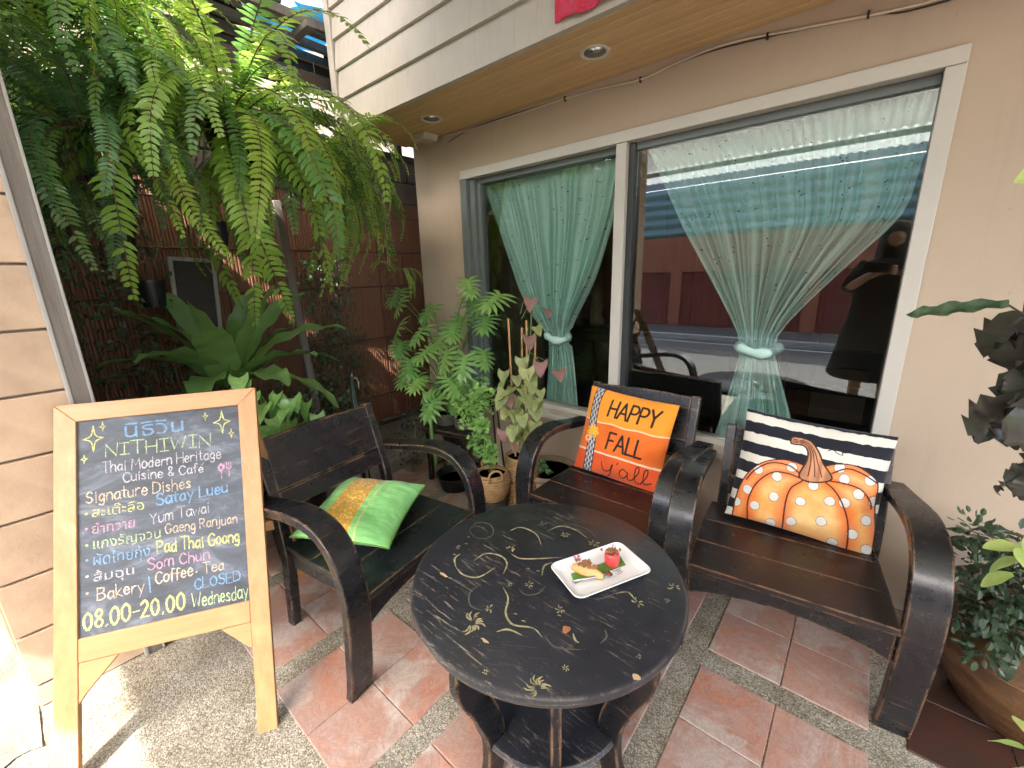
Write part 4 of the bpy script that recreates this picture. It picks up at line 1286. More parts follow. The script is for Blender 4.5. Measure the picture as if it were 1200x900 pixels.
def art_silk(P):
    u, v = P[:, 0], P[:, 1]
    g1 = np.zeros((len(P), 3)) + np.array((.23, .57, .19))
    g1 *= (.85 + .3 * vnoise(P * np.array((1, 6)), 12, 2))[:, None]
    a = (u > .22) & (u < .56)
    spk = vnoise(P, 60, 4); s2 = vnoise(P * np.array((1, 3)), 22, 8)
    gold = np.array((.5, .27, .04)) + np.array((.3, .26, .12)) * np.clip(spk * 2 - 1.1, 0, 1)[:, None] * 1.3 + np.array((.12, .1, .02)) * s2[:, None]
    g1[a] = gold[a]
    e = np.abs(u - .62 - 0.004 * np.sin(v * 60)) < .008
    g1[e] = (.6, .62, .2)
    return np.clip(g1, 0, 1)
flat = lambda c: (lambda P: np.zeros((len(P), 3)) + np.array(c))
bR, bM, bL = BM(cR), BM(cM), BM(cL)
cushion('striped_pumpkin_cushion', 'black and white striped cushion printed with a dotted orange pumpkin', (0.475, 0.445), 0.13, art_pumpkin, flat((.02, .02, .03)), 'print_cloth',
        plane_matrix(bR, (-.205, .385, .415), (.275, .375, .383), (-.19, .515, .845), 0.0), n=360)
cushion('orange_text_cushion', 'orange banded cushion lettered HAPPY FALL y\'all with a checked ribbon', (0.455, 0.44), 0.13, art_fall, flat((.4, .1, .03)), 'print_cloth',
        plane_matrix(bM, (-.262, .36, .405), (.187, .36, .375), (-.225, .495, .83), 0.0), n=360)
mL = plane_matrix(Matrix.Identity(4), (-1.62, 0.535, 0.505), (-1.27, 0.655, 0.475), (-1.73, 0.905, 0.525), 0.0)
mL = plane_matrix(Matrix.Identity(4), (-1.5955, .5025, .478), (-1.3005, .6925, .455), (-1.6735, .8775, .50), 0.0)
cushion('green_silk_cushion', 'bright green silk cushion with a gold band lying on the left chair', (0.385, 0.415), 0.125, art_silk, flat((.1, .4, .08)), 'silk', mL, n=200, pinch=0.07, piping='banana_leaf')

# ================================================================== TABLE
tb = thing('round_coffee_table', 'low round black table painted with faded gold scrolls', 'table', (-0.617, 0.858, 0))
g = MB(); g.lathe([(0.0, 0.527), (0.372, 0.527), (0.385, 0.533), (0.3885, 0.544), (0.385, 0.555), (0.376, 0.56), (0.0, 0.5602)], 96)
smooth_by_angle(g.build('tabletop', 'table_paint', tb), 30)
g = MB(); g.lathe([(0.0, 0.125), (0.243, 0.125), (0.25, 0.135), (0.243, 0.146), (0.0, 0.147)], 64); smooth_by_angle(g.build('lower_shelf', 'table_paint', tb), 30)
LEGS = [R(-112), R(-50), R(8), R(70), R(130), R(190)]
LEGS = [R(-95), R(-3), R(87), R(178)]
def leg_poly():
    o = catmull([(.335, .527), (.35, .45), (.345, .38), (.3, .28), (.262, .17), (.262, .08), (.285, 0)], 5)
    i = catmull([(.215, 0), (.195, .08), (.2, .2), (.235, .31), (.262, .38), (.25, .44), (.2, .527)], 5)
    return [tuple(p) for p in o] + [tuple(p) for p in i]
lp = leg_poly()
for a in LEGS:
    g = MB(); g.prism(lp, 1, -0.016, 0.016)
    o = g.build('leg', 'black_paint', tb, bev=0.003, seg=1); o.rotation_euler = (0, 0, a)
g = MB(); g.box((0.27, 0, .263), (.06, .026, .526)); o = g.build('front_support', 'black_paint', tb, bev=.003, seg=1); o.rotation_euler = (0, 0, R(-50))
g = MB(); g.lathe([(0.2, 0.49), (0.215, 0.49), (0.215, 0.527), (0.2, 0.527)], 48, close=True); g.build('apron_ring', 'black_paint', tb)
# gold scrolls
SW = [[(-0.21, 0.082), (-0.193, 0.122), (-0.131, 0.125), (-0.076, 0.084)], [(-0.107, 0.162), (-0.09, 0.211), (-0.038, 0.224), (0.019, 0.208)], [(-0.13, -0.006), (-0.091, -0.005), (-0.043, 0.032), (0.007, 0.079)], [(-0.218, -0.155), (-0.177, -0.164), (-0.135, -0.144), (-0.124, -0.082)], [(-0.197, -0.103), (-0.191, -0.054), (-0.147, -0.034), (-0.109, -0.048), (-0.086, -0.092)], [(-0.218, -0.155), (-0.25, -0.13), (-0.253, -0.102)], [(0.005, -0.027), (-0.014, 0.012), (-0.004, 0.041)], [(-0.053, -0.13), (-0.015, -0.153), (0.014, -0.196), (0.051, -0.212), (0.097, -0.19), (0.133, -0.198)], [(0.2, 0.04), (0.225, 0.065), (0.252, 0.052)], [(0.033, -0.255), (0.052, -0.231), (0.092, -0.222)], [(0.181, -0.142), (0.197, -0.156), (0.207, -0.156)]]
SF = [[(-0.017, -0.108), (0.014, -0.113), (0.037, -0.089), (0.037, -0.053)], [(-0.111, -0.169), (-0.109, -0.205), (-0.075, -0.234), (-0.037, -0.226)], [(0.236, -0.084), (0.249, -0.101), (0.247, -0.127)], [(-0.317, -0.002), (-0.331, 0.043), (-0.297, 0.07), (-0.252, 0.049), (-0.24, 0.009), (-0.275, -0.013), (-0.317, -0.002)], [(-0.327, 0.027), (-0.298, 0.04), (-0.261, 0.032)], [(0.13, -0.19), (0.17, -0.2), (0.22, -0.17)], [(-.1, .23), (-.06, .25), (0, .25), (.05, .22)], [(.15, -.02), (.18, .0), (.2, .04)]]
FL = [(-0.146, 0.013, 0.018), (-0.146, 0.187, 0.012), (-0.049, 0.18, 0.016), (0.048, 0.197, 0.02), (-0.002, -0.077, 0.013), (-0.03, -0.21, 0.014), (0.116, -0.099, 0.014), (0.262, 0.044, 0.018), (0.317, 0.162, 0.018), (-0.031, -0.272, 0.032), (0.087, -0.348, 0.008), (0.218, -0.231, 0.008), (0.198, -0.306, 0.026), (0.331, -0.104, 0.007), (0.319, 0.102, 0.007), (-0.282, -0.085, 0.01), (-0.043, -0.11, 0.008)]
zt = 0.5606
top_fn = lambda a, b: (a, b, zt)
rr = random.Random(4)
for s_ in SW:
    g = MB(); ribbon(g, catmull(s_, 10), 0.0056, top_fn, 0.95); g.build('gold_scroll', 'gold_paint', tb, fix=False)
for (x, y, r_) in FL:
    big = r_ > 0.02
    n = 13 if big else rr.randint(5, 7)
    a0 = rr.uniform(0, 6); g = MB()
    for k in range(n):
        a = a0 + (k - n / 2) * (0.36 if big else 1.0) + rr.uniform(-.2, .2)
        r1 = r_ * rr.uniform(.75, 1.2)
        p0 = (x + .25 * r_ * math.cos(a), y + .25 * r_ * math.sin(a))
        p1 = (x + .7 * r1 * math.cos(a + .25), y + .7 * r1 * math.sin(a + .25))
        p2 = (x + r1 * math.cos(a), y + r1 * math.sin(a))
        ribbon(g, catmull([p0, p1, p2], 3), r_ * (.15 if big else .24), top_fn, 0.8)
    g.build('gold_flower', 'gold_paint', tb, fix=False)
g = MB()
for (x, y) in [(-.28, -.06), (-.3, -.03), (-.27, -.12), (.02, .07), (.05, .09), (-.01, -.17), (.03, -.185), (.06, -.19), (.13, .02), (.15, .03), (.17, .04), (.19, .045), (-.05, -.03), (-.02, -.02), (-.2, -.2), (.12, -.12)]:
    ribbon(g, [(x, y), (x + .005, y + .004), (x + .01, y + .004)], 0.004, top_fn, 0.7)
tag(g.build('gold_flecks', 'gold_paint', tb, fix=False), kind='stuff')
for s_ in SF:
    g = MB(); ribbon(g, catmull(s_, 8), 0.0045, lambda a, b: (a, b, zt - .0001), 0.7)
    g.build('faded_scroll', 'gold_faint', tb, fix=False)
def chip(x, y, r_, mt, sx=1.0):
    g = MB(); n = 11
    g.add([(x + r_ * sx * rr.uniform(.6, 1.2) * math.cos(2 * PI * k / n), y + r_ * rr.uniform(.6, 1.2) * math.sin(2 * PI * k / n), zt + .0002) for k in range(n)], [tuple(range(n))])
    g.build('paint_chip', mt, tb, fix=False)
chip(0.348, -0.155, 0.009, 'bare_chip'); chip(0.163, -0.142, 0.012, 'rust_chip'); chip(-.22, -.2, .005, 'bare_chip', 3); chip(.03, -.29, .004, 'bare_chip', 3)
g = MB()
for k in range(46):     # rubbed streaks along the grain
    cx, cy = rr.choice([(-.17, -.19), (-.02, -.26), (.02, -.2), (.1, -.25), (-.1, .02), (.05, -.3)])
    x, y = cx + rr.gauss(0, .05), cy + rr.gauss(0, .035)
    l_ = rr.uniform(.01, .05)
    ribbon(g, [(x, y), (x + l_ * .85, y + l_ * .5)], rr.uniform(.0006, .0015), lambda a, b: (a, b, zt + .0001))
tag(g.build('rubbed_streaks', 'gold_faint', tb, fix=False), kind='stuff')

# plate and dessert
pt_a = Vector((-0.612, 0.872)); pt_b = Vector((-0.365, 1.045))     # long diagonal
pc = Vector((-0.489, 0.948)); pr = R(47)
pr = math.atan2(1.055 - 0.89, -0.385 - (-0.60)) 
# axis along the long side: from lower-left corner towards the lower-right corner
lx = Vector((-0.365 + 0.478, 1.045 - 0.81)).normalized(); ang = math.atan2(lx.y, lx.x)
plate = thing('serving_plate', 'white rounded rectangular plate holding two fruit bites', 'plate', (-0.487, 0.945, 0.5606), ang)
def rrect(w_, h_, r_, z, n=6):
    out = []
    for cx, cy, a0 in ((w_ - r_, h_ - r_, 0), (-w_ + r_, h_ - r_, 90), (-w_ + r_, -h_ + r_, 180), (w_ - r_, -h_ + r_, 270)):
        for k in range(n + 1):
            a = R(a0 + 90 * k / n)
            out.append((cx + r_ * math.cos(a), cy + r_ * math.sin(a), z))
    return out
PW, PH = 0.128, 0.078
rings = [rrect(PW * .78, PH * .7, .018, 0), rrect(PW * .82, PH * .76, .02, .002), rrect(PW, PH, .024, .0175), rrect(PW * .985, PH * .975, .024, .0195), rrect(PW * .95, PH * .93, .022, .0165), rrect(PW * .84, PH * .78, .02, .006), rrect(PW * .78, PH * .7, .018, .0045)]
n = len(rings[0])
g = MB(); g.add([p for r_ in rings for p in r_], [(i * n + k, i * n + (k + 1) % n, (i + 1) * n + (k + 1) % n, (i + 1) * n + k) for i in range(len(rings) - 1) for k in range(n)] + [tuple(range(n - 1, -1, -1)), tuple((len(rings) - 1) * n + k for k in range(n))])
smooth_by_angle(g.build('dish', 'porcelain', plate), 50)
PMt = Matrix.Translation((-0.487, 0.945, 0.5606)) @ Matrix.Rotation(ang, 4, 'Z')
def on_plate(name, label, cat, x, y, z=0.0048, rz=0):
    q = PMt @ Vector((x, y, z))
    t = thing(name, label, cat, q, ang + rz)
    if cat == 'dessert': t.scale = (1.25, 1.25, 1.4)
    if cat == 'fork': t.scale = (1.15, 1.4, 1.3)
    return t
bl_ = on_plate('banana_leaf_strip', 'green banana leaf strip laid along the white plate', 'leaf', 0.0, 0.008, 0.0052)
g = MB(); g.grid(lambda u, v: (-0.088 + 0.176 * u + (v - .5) * .012, (-0.019 + 0.038 * v), 0.001 + 0.0015 * math.sin(u * 9) * v), 16, 4)
o = g.build('leaf_blade', 'banana_leaf', bl_, smooth=True, fix=False); o.modifiers.new('s', 'SOLIDIFY').thickness = 0.001
ms_ = on_plate('mango_spoon_bite', 'orange fruit wedge topped with meat and a magenta petal', 'dessert', -0.038, 0.008, 0.0062, R(-55))
g = MB(); g.grid(lambda u, v: ((u - .5) * .075, (v - .5) * .028 * math.sin(PI * (u * .9 + .05)) ** .5, .003 + .016 * math.sin(PI * v) ** .7 * math.sin(PI * (u * .9 + .05)) ** .6), 20, 12)
g.grid(lambda u, v: ((u - .5) * .075, (v - .5) * .028 * math.sin(PI * (u * .9 + .05)) ** .5, .001), 20, 4)
g.build('fruit_slice', 'mango', ms_, smooth=True)
g = MB(); r4 = random.Random(2)
for k in range(26):
    c_ = (r4.gauss(-.008, .009), r4.gauss(0, .005), .018 + r4.uniform(0, .008))
    g.box(c_, (.006, .005, .005), Matrix.Rotation(r4.uniform(0, 3), 3, 'Z') @ Matrix.Rotation(r4.uniform(0, 3), 3, 'X'))
g.build('topping', 'crumb', ms_)
g = MB()
for k in range(4):
    a = k * 1.5
    g.grid(lambda u, v, a=a: (-.026 + .009 * u * math.cos(a + (v - .5)), .009 * u * math.sin(a + (v - .5)), .022 + .008 * u), 3, 3)
g.build('petal', 'petal', ms_, fix=False)
wm_ = on_plate('red_fruit_bite', 'red fruit cube topped with brown crumble and leaf', 'dessert', 0.048, 0.01, 0.0062, R(10))
g = MB(); g.lathe([(0.0, 0), (0.0155, 0), (0.0175, 0.006), (0.0178, 0.02), (0.016, 0.03), (0.012, 0.028), (0, 0.027)], 14)
g.build('fruit_cube', 'watermelon', wm_, smooth=True)
g = MB()
for k in range(34):
    c_ = (r4.gauss(0, .007), r4.gauss(0, .007), .03 + r4.uniform(0, .006))
    g.box(c_, (.005, .004, .004), Matrix.Rotation(r4.uniform(0, 3), 3, 'Z') @ Matrix.Rotation(r4.uniform(0, 3), 3, 'X'))
g.build('topping', 'crumb', wm_)
g = MB(); g.grid(lambda u, v: (.002 + .01 * u, (v - .5) * .008 * math.sin(PI * u), .038 + .006 * u), 5, 3); g.build('petal', 'petal_white', wm_, fix=False)
cs = MB()
for k in range(50):
    q = PMt @ Vector((r4.uniform(-.01, .085), r4.uniform(-.008, .024), .0075))
    cs.box(q, (.002, .002, .0015))
tag(cs.build('crumble', 'crumb'), 'brown crumble sprinkled over the banana leaf strip', 'crumbs', kind='stuff')
fk = on_plate('dessert_fork', 'small steel fork lying across the front of the plate', 'fork', -0.02, -0.024, 0.0075, R(-6))
g = MB(); g.tube([(-.068, .006, .004), (-.03, .002, .005), (0, 0, .006), (.02, 0, .0045)], [.0035, .0028, .0022, .0026], 8); g.build('handle', 'steel', fk, smooth=True)
g = MB(); g.grid(lambda u, v: (.018 + .018 * u, (v - .5) * (.008 + .008 * math.sin(PI * u * .6)), .0045 - .002 * math.sin(PI * u)), 8, 4); o = g.build('fork_head', 'steel', fk, smooth=True, fix=False); o.modifiers.new('s', 'SOLIDIFY').thickness = .001
for k in (-1, 0, 1):
    g = MB(); g.tube([(.034, k * .005, .0042), (.05, k * .005, .003), (.062, k * .0045, .0055)], [.0013, .0012, .0006], 6); g.build('tine', 'steel', fk, smooth=True)

# ================================================================== CHALKBOARD EASEL
TH, LN, BW, BH, BB = 1.02, 0.41, 0.569, 1.124, 0.057
ez = thing('chalkboard_easel', 'orange wooden easel with a handwritten cafe menu chalkboard', 'sign', (-1.57, -0.201, 0), TH)
RX = Matrix.Rotation(-LN, 3, 'X')      # board plane: local x right, z' up leaning back (+y)
def bp_(a, b, d=0.0):                  # a across, b up the board, d towards the viewer
    return RX @ Vector((a, -d, b))
def bbox(a0, a1, b0, b1, d0, d1, nm, mt, par=None, bev=0.003, obs=ez):
    g = MB()
    vs = [bp_(a, b, d) for d in (d0, d1) for b in (b0, b1) for a in (a0, a1)]
    g.add(vs, [(0, 2, 3, 1), (4, 5, 7, 6), (0, 1, 5, 4), (2, 6, 7, 3), (0, 4, 6, 2), (1, 3, 7, 5)])
    return g.build(nm, mt, obs, bev=bev)
def bprism(poly, d0, d1, nm, mt, bev=0.002):
    g = MB(); n = len(poly)
    g.add([bp_(a, b, d0) for a, b in poly] + [bp_(a, b, d1) for a, b in poly], [(k, (k + 1) % n, n + (k + 1) % n, n + k) for k in range(n)] + [tuple(range(n - 1, -1, -1)), tuple(range(n, 2 * n))])
    return g.build(nm, mt, ez, bev=bev)
zl = 0.0
bprism([(0, 0.0), (BB, 0.0), (BB, BH - BB), (0, BH)], -0.02, 0.0, 'stile', 'board_wood')
bprism([(BW - BB, 0.0), (BW, 0.0), (BW, BH), (BW - BB, BH - BB)], -0.02, 0.0, 'stile', 'board_wood')
bprism([(0.001, BH), (BB, BH - BB - .0005), (BW - BB, BH - BB - .0005), (BW - .001, BH)], -0.0205, -0.0005, 'top_rail', 'board_wood_h')
bbox(BB + .0005, BW - BB - .0005, 0.339, 0.407, -0.02, -0.001, 'bottom_rail', 'board_wood_h')
bprism([(BB + .0005, .338), (.155, .338), (.075, .25), (BB + .0005, .225)], -.018, -.002, 'corner_brace', 'board_wood_h')
bprism([(BW - BB - .0005, .338), (.425, .338), (BW - .072, .268), (BW - BB - .0005, .258)], -.018, -.002, 'corner_brace', 'board_wood_h')
bbox(BB, BW - BB, 0.407, BH - BB, -0.014, -0.008, 'slate_panel', 'slate', bev=0)
# rear legs of the A-frame
g = MB()
topc = RX @ Vector((0, 0.022, BH * .9))
for a in (0.03, BW - .03):
    p0 = Vector((a, topc.y, topc.z)); p1 = Vector((a, topc.y + .36, 0.0))
    dd = (p1 - p0).normalized()
    q = MB()
    sx, sy = Vector((0.02, 0, 0)), Vector((0, dd.z, -dd.y)) * .01
    q.add([p0 - sx - sy, p0 + sx - sy, p0 + sx + sy, p0 - sx + sy, p1 - sx - sy, p1 + sx - sy, p1 + sx + sy, p1 - sx + sy], [(0, 1, 2, 3), (7, 6, 5, 4), (0, 4, 5, 1), (1, 5, 6, 2), (2, 6, 7, 3), (3, 7, 4, 0)])
    q.build('rear_leg', 'board_wood', ez, bev=.002)
g = MB(); g.box((BW / 2, topc.y + .24, .36), (BW - .1, .018, .045)); g.build('rear_rail', 'board_wood_h', ez, bev=.002)
cf_ = lambda a, b: bp_(a, b, -0.0074)
W_ = 0.0042
def words(text, a0, a1, b, h, mt, w=W_, b1=None, jit=.035):
    g = MB(); lettering(g, text, a0, a1, b, h, cf_, w, jit, b1=b1)
    g.build('chalk_lettering', mt, ez, fix=False)
words('NITHIWIN', .129, .421, .943, .040, 'ch_green', .0060, .936)
words('Thai Modern Heritage', .12, .45, .893, .034, 'ch_white', .0038, .890)
words('Cuisine & Cafe`', .174, .402, .854, .030, 'ch_white', .0038, .851)
words('Signature Dishes', .078, .358, .804, .036, 'ch_peach', .0042)
words('Satay Lueu', .262, .464, .764, .036, 'ch_blue', .0054, .772)
words('Yum Tawai', .244, .408, .708, .034, 'ch_white', .0036, .714)
words('Gaeng Ranjuan', .283, .487, .668, .032, 'ch_peach', .0036, .664)
words('Pad Thai Goong', .259, .49, .612, .038, 'ch_yellow', .0054, .602)
words('Som Chun', .233, .401, .567, .035, 'ch_pink', .004, .562)
words('Bakery', .103, .222, .505, .036, 'ch_peach', .0042)
words('/', .232, .242, .502, .045, 'ch_blue', .006)
words('Coffee', .252, .353, .517, .036, 'ch_peach', .0042, .522)
words('* Tea', .362, .442, .521, .034, 'ch_peach', .0042)
words('CLOSED', .357, .487, .476, .032, 'ch_blue', .0042)
words('08.00-20.00', .068, .329, .427, .052, 'ch_yellow', .0064, .425)
words('Wednesday', .348, .506, .424, .040, 'ch_green', .0042, .418)
for b_, mt_ in ((.771, 'ch_yellow'), (.725, 'ch_pink'), (.675, 'ch_green'), (.63, 'ch_blue'), (.582, 'ch_white'), (.532, 'ch_peach')):
    g = MB(); n = 10
    g.add([cf_(.078 + .0042 * math.cos(2 * PI * k / n), b_ + .0038 * math.sin(2 * PI * k / n)) for k in range(n)], [tuple(range(n))])
    g.build('chalk_dot', mt_, ez, fix=False)
def star(cx, cy, rx, ry, mt='ch_yellow', w=.0038):
    g = MB()
    P_ = []
    for k in range(4):
        a, b = k * PI / 2, (k + 1) * PI / 2
        p0 = (cx + rx * math.cos(a), cy + ry * math.sin(a)); p2 = (cx + rx * math.cos(b), cy + ry * math.sin(b))
        m_ = (cx + rx * .34 * math.cos(a + PI / 4), cy + ry * .34 * math.sin(a + PI / 4))
        ribbon(g, catmull([p0, m_, p2], 5), w, cf_)
    g.build('chalk_star', mt, ez, fix=False)
star(.098, 1.006, .026, .041); star(.459, 1.014, .025, .041)
star(.123, 1.042, .008, .015, w=.003); star(.074, .943, .008, .014, w=.003); star(.410, 1.040, .008, .014, w=.003); star(.485, .971, .008, .016, w=.003)
g = MB()
ribbon(g, catmull([(.449, .868), (.441, .858), (.449, .846), (.457, .858), (.449, .868)], 4), .0065, cf_)
ribbon(g, [(.449, .848), (.449, .82)], .0036, cf_)
for k in (-1, 0, 1):
    ribbon(g, [(.472 + k * .007, .872), (.472 + k * .006, .855)], .003, cf_)
ribbon(g, catmull([(.464, .856), (.472, .848), (.48, .856)], 4), .004, cf_); ribbon(g, [(.472, .85), (.472, .822)], .0036, cf_)
g.build('chalk_cutlery_drawing', 'ch_pink', ez, fix=False)
def thai(text, a0, a1, b, h, mt, slant=0.0, bold=0.0):
    f = bpy.data.curves.new('thai_text', 'FONT')
    f.body = text
    f.size = 1
    f.offset = bold
    f.resolution_u = 3
    o = bpy.data.objects.new('thai_text', f)
    col.objects.link(o)
    dg = bpy.context.evaluated_depsgraph_get()
    me = bpy.data.meshes.new_from_object(o.evaluated_get(dg))
    bpy.data.objects.remove(o)
    if not len(me.vertices): return
    xs = [v.co.x for v in me.vertices]; ys = [v.co.y for v in me.vertices]
    x0, x1 = min(xs), max(xs)
    sx = (a1 - a0) / (x1 - x0); sy = h / .62
    for v in me.vertices:
        a = a0 + (v.co.x - x0) * sx
        bb = b + v.co.y * sy + .0012 * math.sin(v.co.x * 7) 
        v.co = cf_(a, bb)
    link('chalk_lettering', me, mt, ez)
thai('นิธิวิน', .181, .345, .997, .041, 'ch_blue')
thai('สะเต๊ะลือ', .092, .228, .757, .026, 'ch_yellow')
thai('ยำทวาย', .092, .202, .706, .026, 'ch_pink')
thai('แกงรัญจวน', .094, .270, .660, .026, 'ch_green')
thai('ผัดไทยกุ้ง', .094, .240, .610, .028, 'ch_blue')
thai('ส้มฉุน', .094, .197, .562, .024, 'ch_white')

# ================================================================== PLANTS
def frond_mesh(name, L, wmax, pairs, e0, droop, lw, seed, mt, curl=0.25, twist=0.0, sweep=0.3, seg=3, tipw=0.25):
    """arching frond: rachis tube with folded, drooping leaflets in pairs; starts at the origin heading +x"""
    r = random.Random(seed)
    g = MB()
    n = 26
    pts = [Vector((0, 0, 0))]
    el = e0
    side = 0.0
    for k in range(n):
        t = (k + 1) / n
        el -= droop * (0.4 + 1.2 * t) / n
        el = max(el, -R(96))
        side += twist / n
        pts.append(pts[-1] + Vector((math.cos(el) * math.cos(side), math.cos(el) * math.sin(side), math.sin(el))) * (L / n))
    g.tube(pts[::2], [0.0028 * (1 - .75 * i / (n // 2)) for i in range(len(pts[::2]))], 4, False)
    for k in range(pairs):
        t = 0.06 + 0.93 * k / pairs
        f = t * n; i = min(int(f), n - 1); p = pts[i].lerp(pts[i + 1], f - i)
        d = (pts[i + 1] - pts[i]).normalized()
        s = Vector((0, 0, 1)).cross(d)
        if s.length < .3: s = Vector((-math.sin(side), math.cos(side), 0))
        s.normalize()
        up_ = d.cross(s)
        w_ = wmax * min(1, (0.45 + 2.2 * t)) * min(1.0, (1.04 - t) / 0.45 + tipw * .2) ** .8
        for sg in (-1, 1):
            ll = w_ * r.uniform(.85, 1.1)
            if r.random() < .05: continue
            dd = (s * sg + d * (sweep + r.uniform(-.08, .12)) + up_ * r.uniform(-.1, .25)).normalized()
            wd = (d - dd * d.dot(dd)).normalized()
            vs = []
            q = p.copy(); dr = dd.copy()
            for m in range(seg + 1):
                u = m / seg
                hw = lw * (0.55 + .8 * u * (1 - u) * 2.2) * (1 - u ** 3) / 2 * 1.4
                fold = -0.25 * hw
                if m < seg:
                    vs += [q + wd * hw + Vector((0, 0, fold)), q - wd * hw + Vector((0, 0, fold))]
                else:
                    vs += [q]
                q = q + dr * (ll / seg)
                dr = (dr + Vector((0, 0, -curl * (1 + r.uniform(-.5, .5)))) + d * .06).normalized()
            fs = [(2 * m, 2 * m + 1, 2 * m + 3, 2 * m + 2) for m in range(seg - 1)] + [(2 * seg - 2, 2 * seg - 1, 2 * seg)]
            g.add(vs, fs)
    me = g.mesh(name, False, False)
    me.materials.append(M[mt])
    me.materials.append(M['root'])
    nr = (len(pts[::2]) - 1) * 4
    me.polygons.foreach_set('material_index', [1] * nr + [0] * (len(me.polygons) - nr))
    return me
FR = {}
for mt, nm in (('fern', 'g'), ('fern_yellow', 'y'), ('fern_dark', 'd')):
    FR[nm] = [frond_mesh('frond_' + nm, 0.62, 0.05, 40, R(50 - 12 * k), R(120 + 14 * k), 0.0088, 10 + k, mt, twist=(k - 2) * .3, curl=.34) for k in range(5)]
FB = [frond_mesh('frond_broad', 0.74, 0.078, 36, R(30 - 10 * k), R(105 + 12 * k), 0.0125, 40 + k, 'fern_yellow' if k % 2 else 'fern', curl=.42, twist=(k - 1) * .4, seg=4) for k in range(4)]
def fern(label, c, n, az0, az1, sc, kinds, seed, pot=True, name='hanging_fern', broad=0):
    r = random.Random(seed)
    t = thing(name, label, 'fern', c, 0, None)
    if pot:
        g = MB(); g.lathe([(0.0, -0.16), (0.075, -0.16), (0.105, -0.01), (0.112, -0.01), (0.112, 0.0), (0.098, 0.0), (0.09, -0.03), (0.0, -0.03)], 20)
        g.build('pot', 'black_plastic', t, smooth=False)
        g = MB()
        for k in range(3):
            a = k * 2.1
            g.tube([(0.105 * math.cos(a), .105 * math.sin(a), -.01), (0, 0, .42)], .0015, 4)
        g.tube([(0, 0, .41), (0, 0, .75)], .002, 4)
        g.build('hanger', 'wire_black', t)
    g = MB()
    for k in range(22):
        a = r.uniform(0, 6.28); l_ = r.uniform(.1, .32)
        x, y = .09 * math.cos(a), .09 * math.sin(a)
        g.tube([(x, y, -.05), (x * 1.2 + r.uniform(-.03, .03), y * 1.2 + r.uniform(-.03, .03), -.05 - l_ * .5), (x * 1.1 + r.uniform(-.06, .06), y * 1.1 + r.uniform(-.06, .06), -.05 - l_)], .0012, 3, False)
    g.build('dry_roots', 'root', t)
    for k in range(n):
        az = az0 + (az1 - az0) * ((k + r.random()) / n)
        if k < broad: me = r.choice(FB)
        else: me = r.choice(FR[r.choice(kinds)])
        o = link('frond', me, None, t)
        s = sc * r.uniform(.7, 1.15)
        o.scale = (s, s, s)
        o.location = (.04 * math.cos(az), .04 * math.sin(az), r.uniform(-.03, .02))
        o.rotation_euler = (r.uniform(-.25, .25), r.uniform(-.5, .45), az)
    return t
A0, A1 = R(-150), R(80)
fern('large hanging fern with bright yellow green fronds in front of the old picture frame', (-2.40, 0.84, 2.10), 64, A0, A1, 1.6, 'yyg', 1, broad=16)
fern('hanging fern high at the upper left corner of the alcove', (-2.5, 0.5, 2.42), 54, A0, A1 + 1.5, 1.1, 'gyy', 2, broad=4, pot=False)
fern('hanging fern nearest the weathered grey post', (-2.38, 0.34, 2.0), 38, R(-200), R(60), 1.0, 'gdd', 3, pot=False)
fern('hanging fern whose fronds reach the corner of the cream siding', (-2.66, 1.30, 2.04), 54, R(-120), R(110), 1.3, 'yyg', 4, broad=8)
fern('dark hanging fern low at the left over the flower pots', (-2.75, 0.42, 1.86), 32, R(-180), R(90), .95, 'ddg', 5)
fern('dense hanging fern between the roof purlins and the big fern', (-2.8, 0.6, 2.45), 36, R(-200), R(60), 1.1, 'ggd', 6)
fern('small hanging fern close to the bamboo wall beside the window', (-3.0, 1.62, 2.02), 26, R(-100), R(90), .8, 'gd', 7)
fern('hanging fern high above the tiled pillar', (-2.35, 0.27, 2.5), 34, R(-200), R(120), 1.0, 'gy', 8)
fern('sparse little fern dangling before the bamboo above the potted cut leaf plant', (-2.56, 1.86, 1.45), 9, R(-150), R(30), .42, 'yg', 9, pot=False, name='small_fern')

def leaf_mesh(name, L, W, mt, prof=None, n=10, droop=0.5, fold=0.18, wave=0.0, wn_=6, back=0.0, seed=0, crumple=0.0, e0=0.0, mid=True):
    r = random.Random(seed)
    g = MB()
    p = Vector((0, 0, 0)); el = e0
    rows = []
    for k in range(n + 1):
        t = k / n
        w_ = W / 2 * (prof(t) if prof else math.sin(PI * min(1, t * .96 + .04)) ** .75)
        wv = wave * math.sin(t * wn_ * 2 * PI + seed) * (W / 2)
        wv2 = wave * math.sin(t * wn_ * 2 * PI + seed + 2) * (W / 2)
        bk = back * L * (1 - t) ** 4
        cr = lambda: Vector((r.uniform(-1, 1), r.uniform(-1, 1), r.uniform(-1, 1))) * crumple * W
        c_, s_ = math.cos(el), math.sin(el)
        rows.append([p + Vector((-bk, w_, w_ * fold + wv)) + cr(), p + Vector((-bk * .3, w_ * .55, w_ * .55 * fold * 1.2 + wv * .4)) + cr(), p.copy(), p + Vector((-bk * .3, -w_ * .55, w_ * .55 * fold * 1.2 + wv2 * .4)) + cr(), p + Vector((-bk, -w_, w_ * fold + wv2)) + cr()])
        p = p + Vector((c_, 0, s_)) * (L / n)
        el -= droop / n
    vs = [v for rw in rows for v in rw]
    g.add(vs, [(5 * k + a, 5 * k + a + 1, 5 * k + 6 + a, 5 * k + 5 + a) for k in range(n) for a in range(4)])
    me = g.mesh(name, True, False)
    me.materials.append(M[mt])
    return me
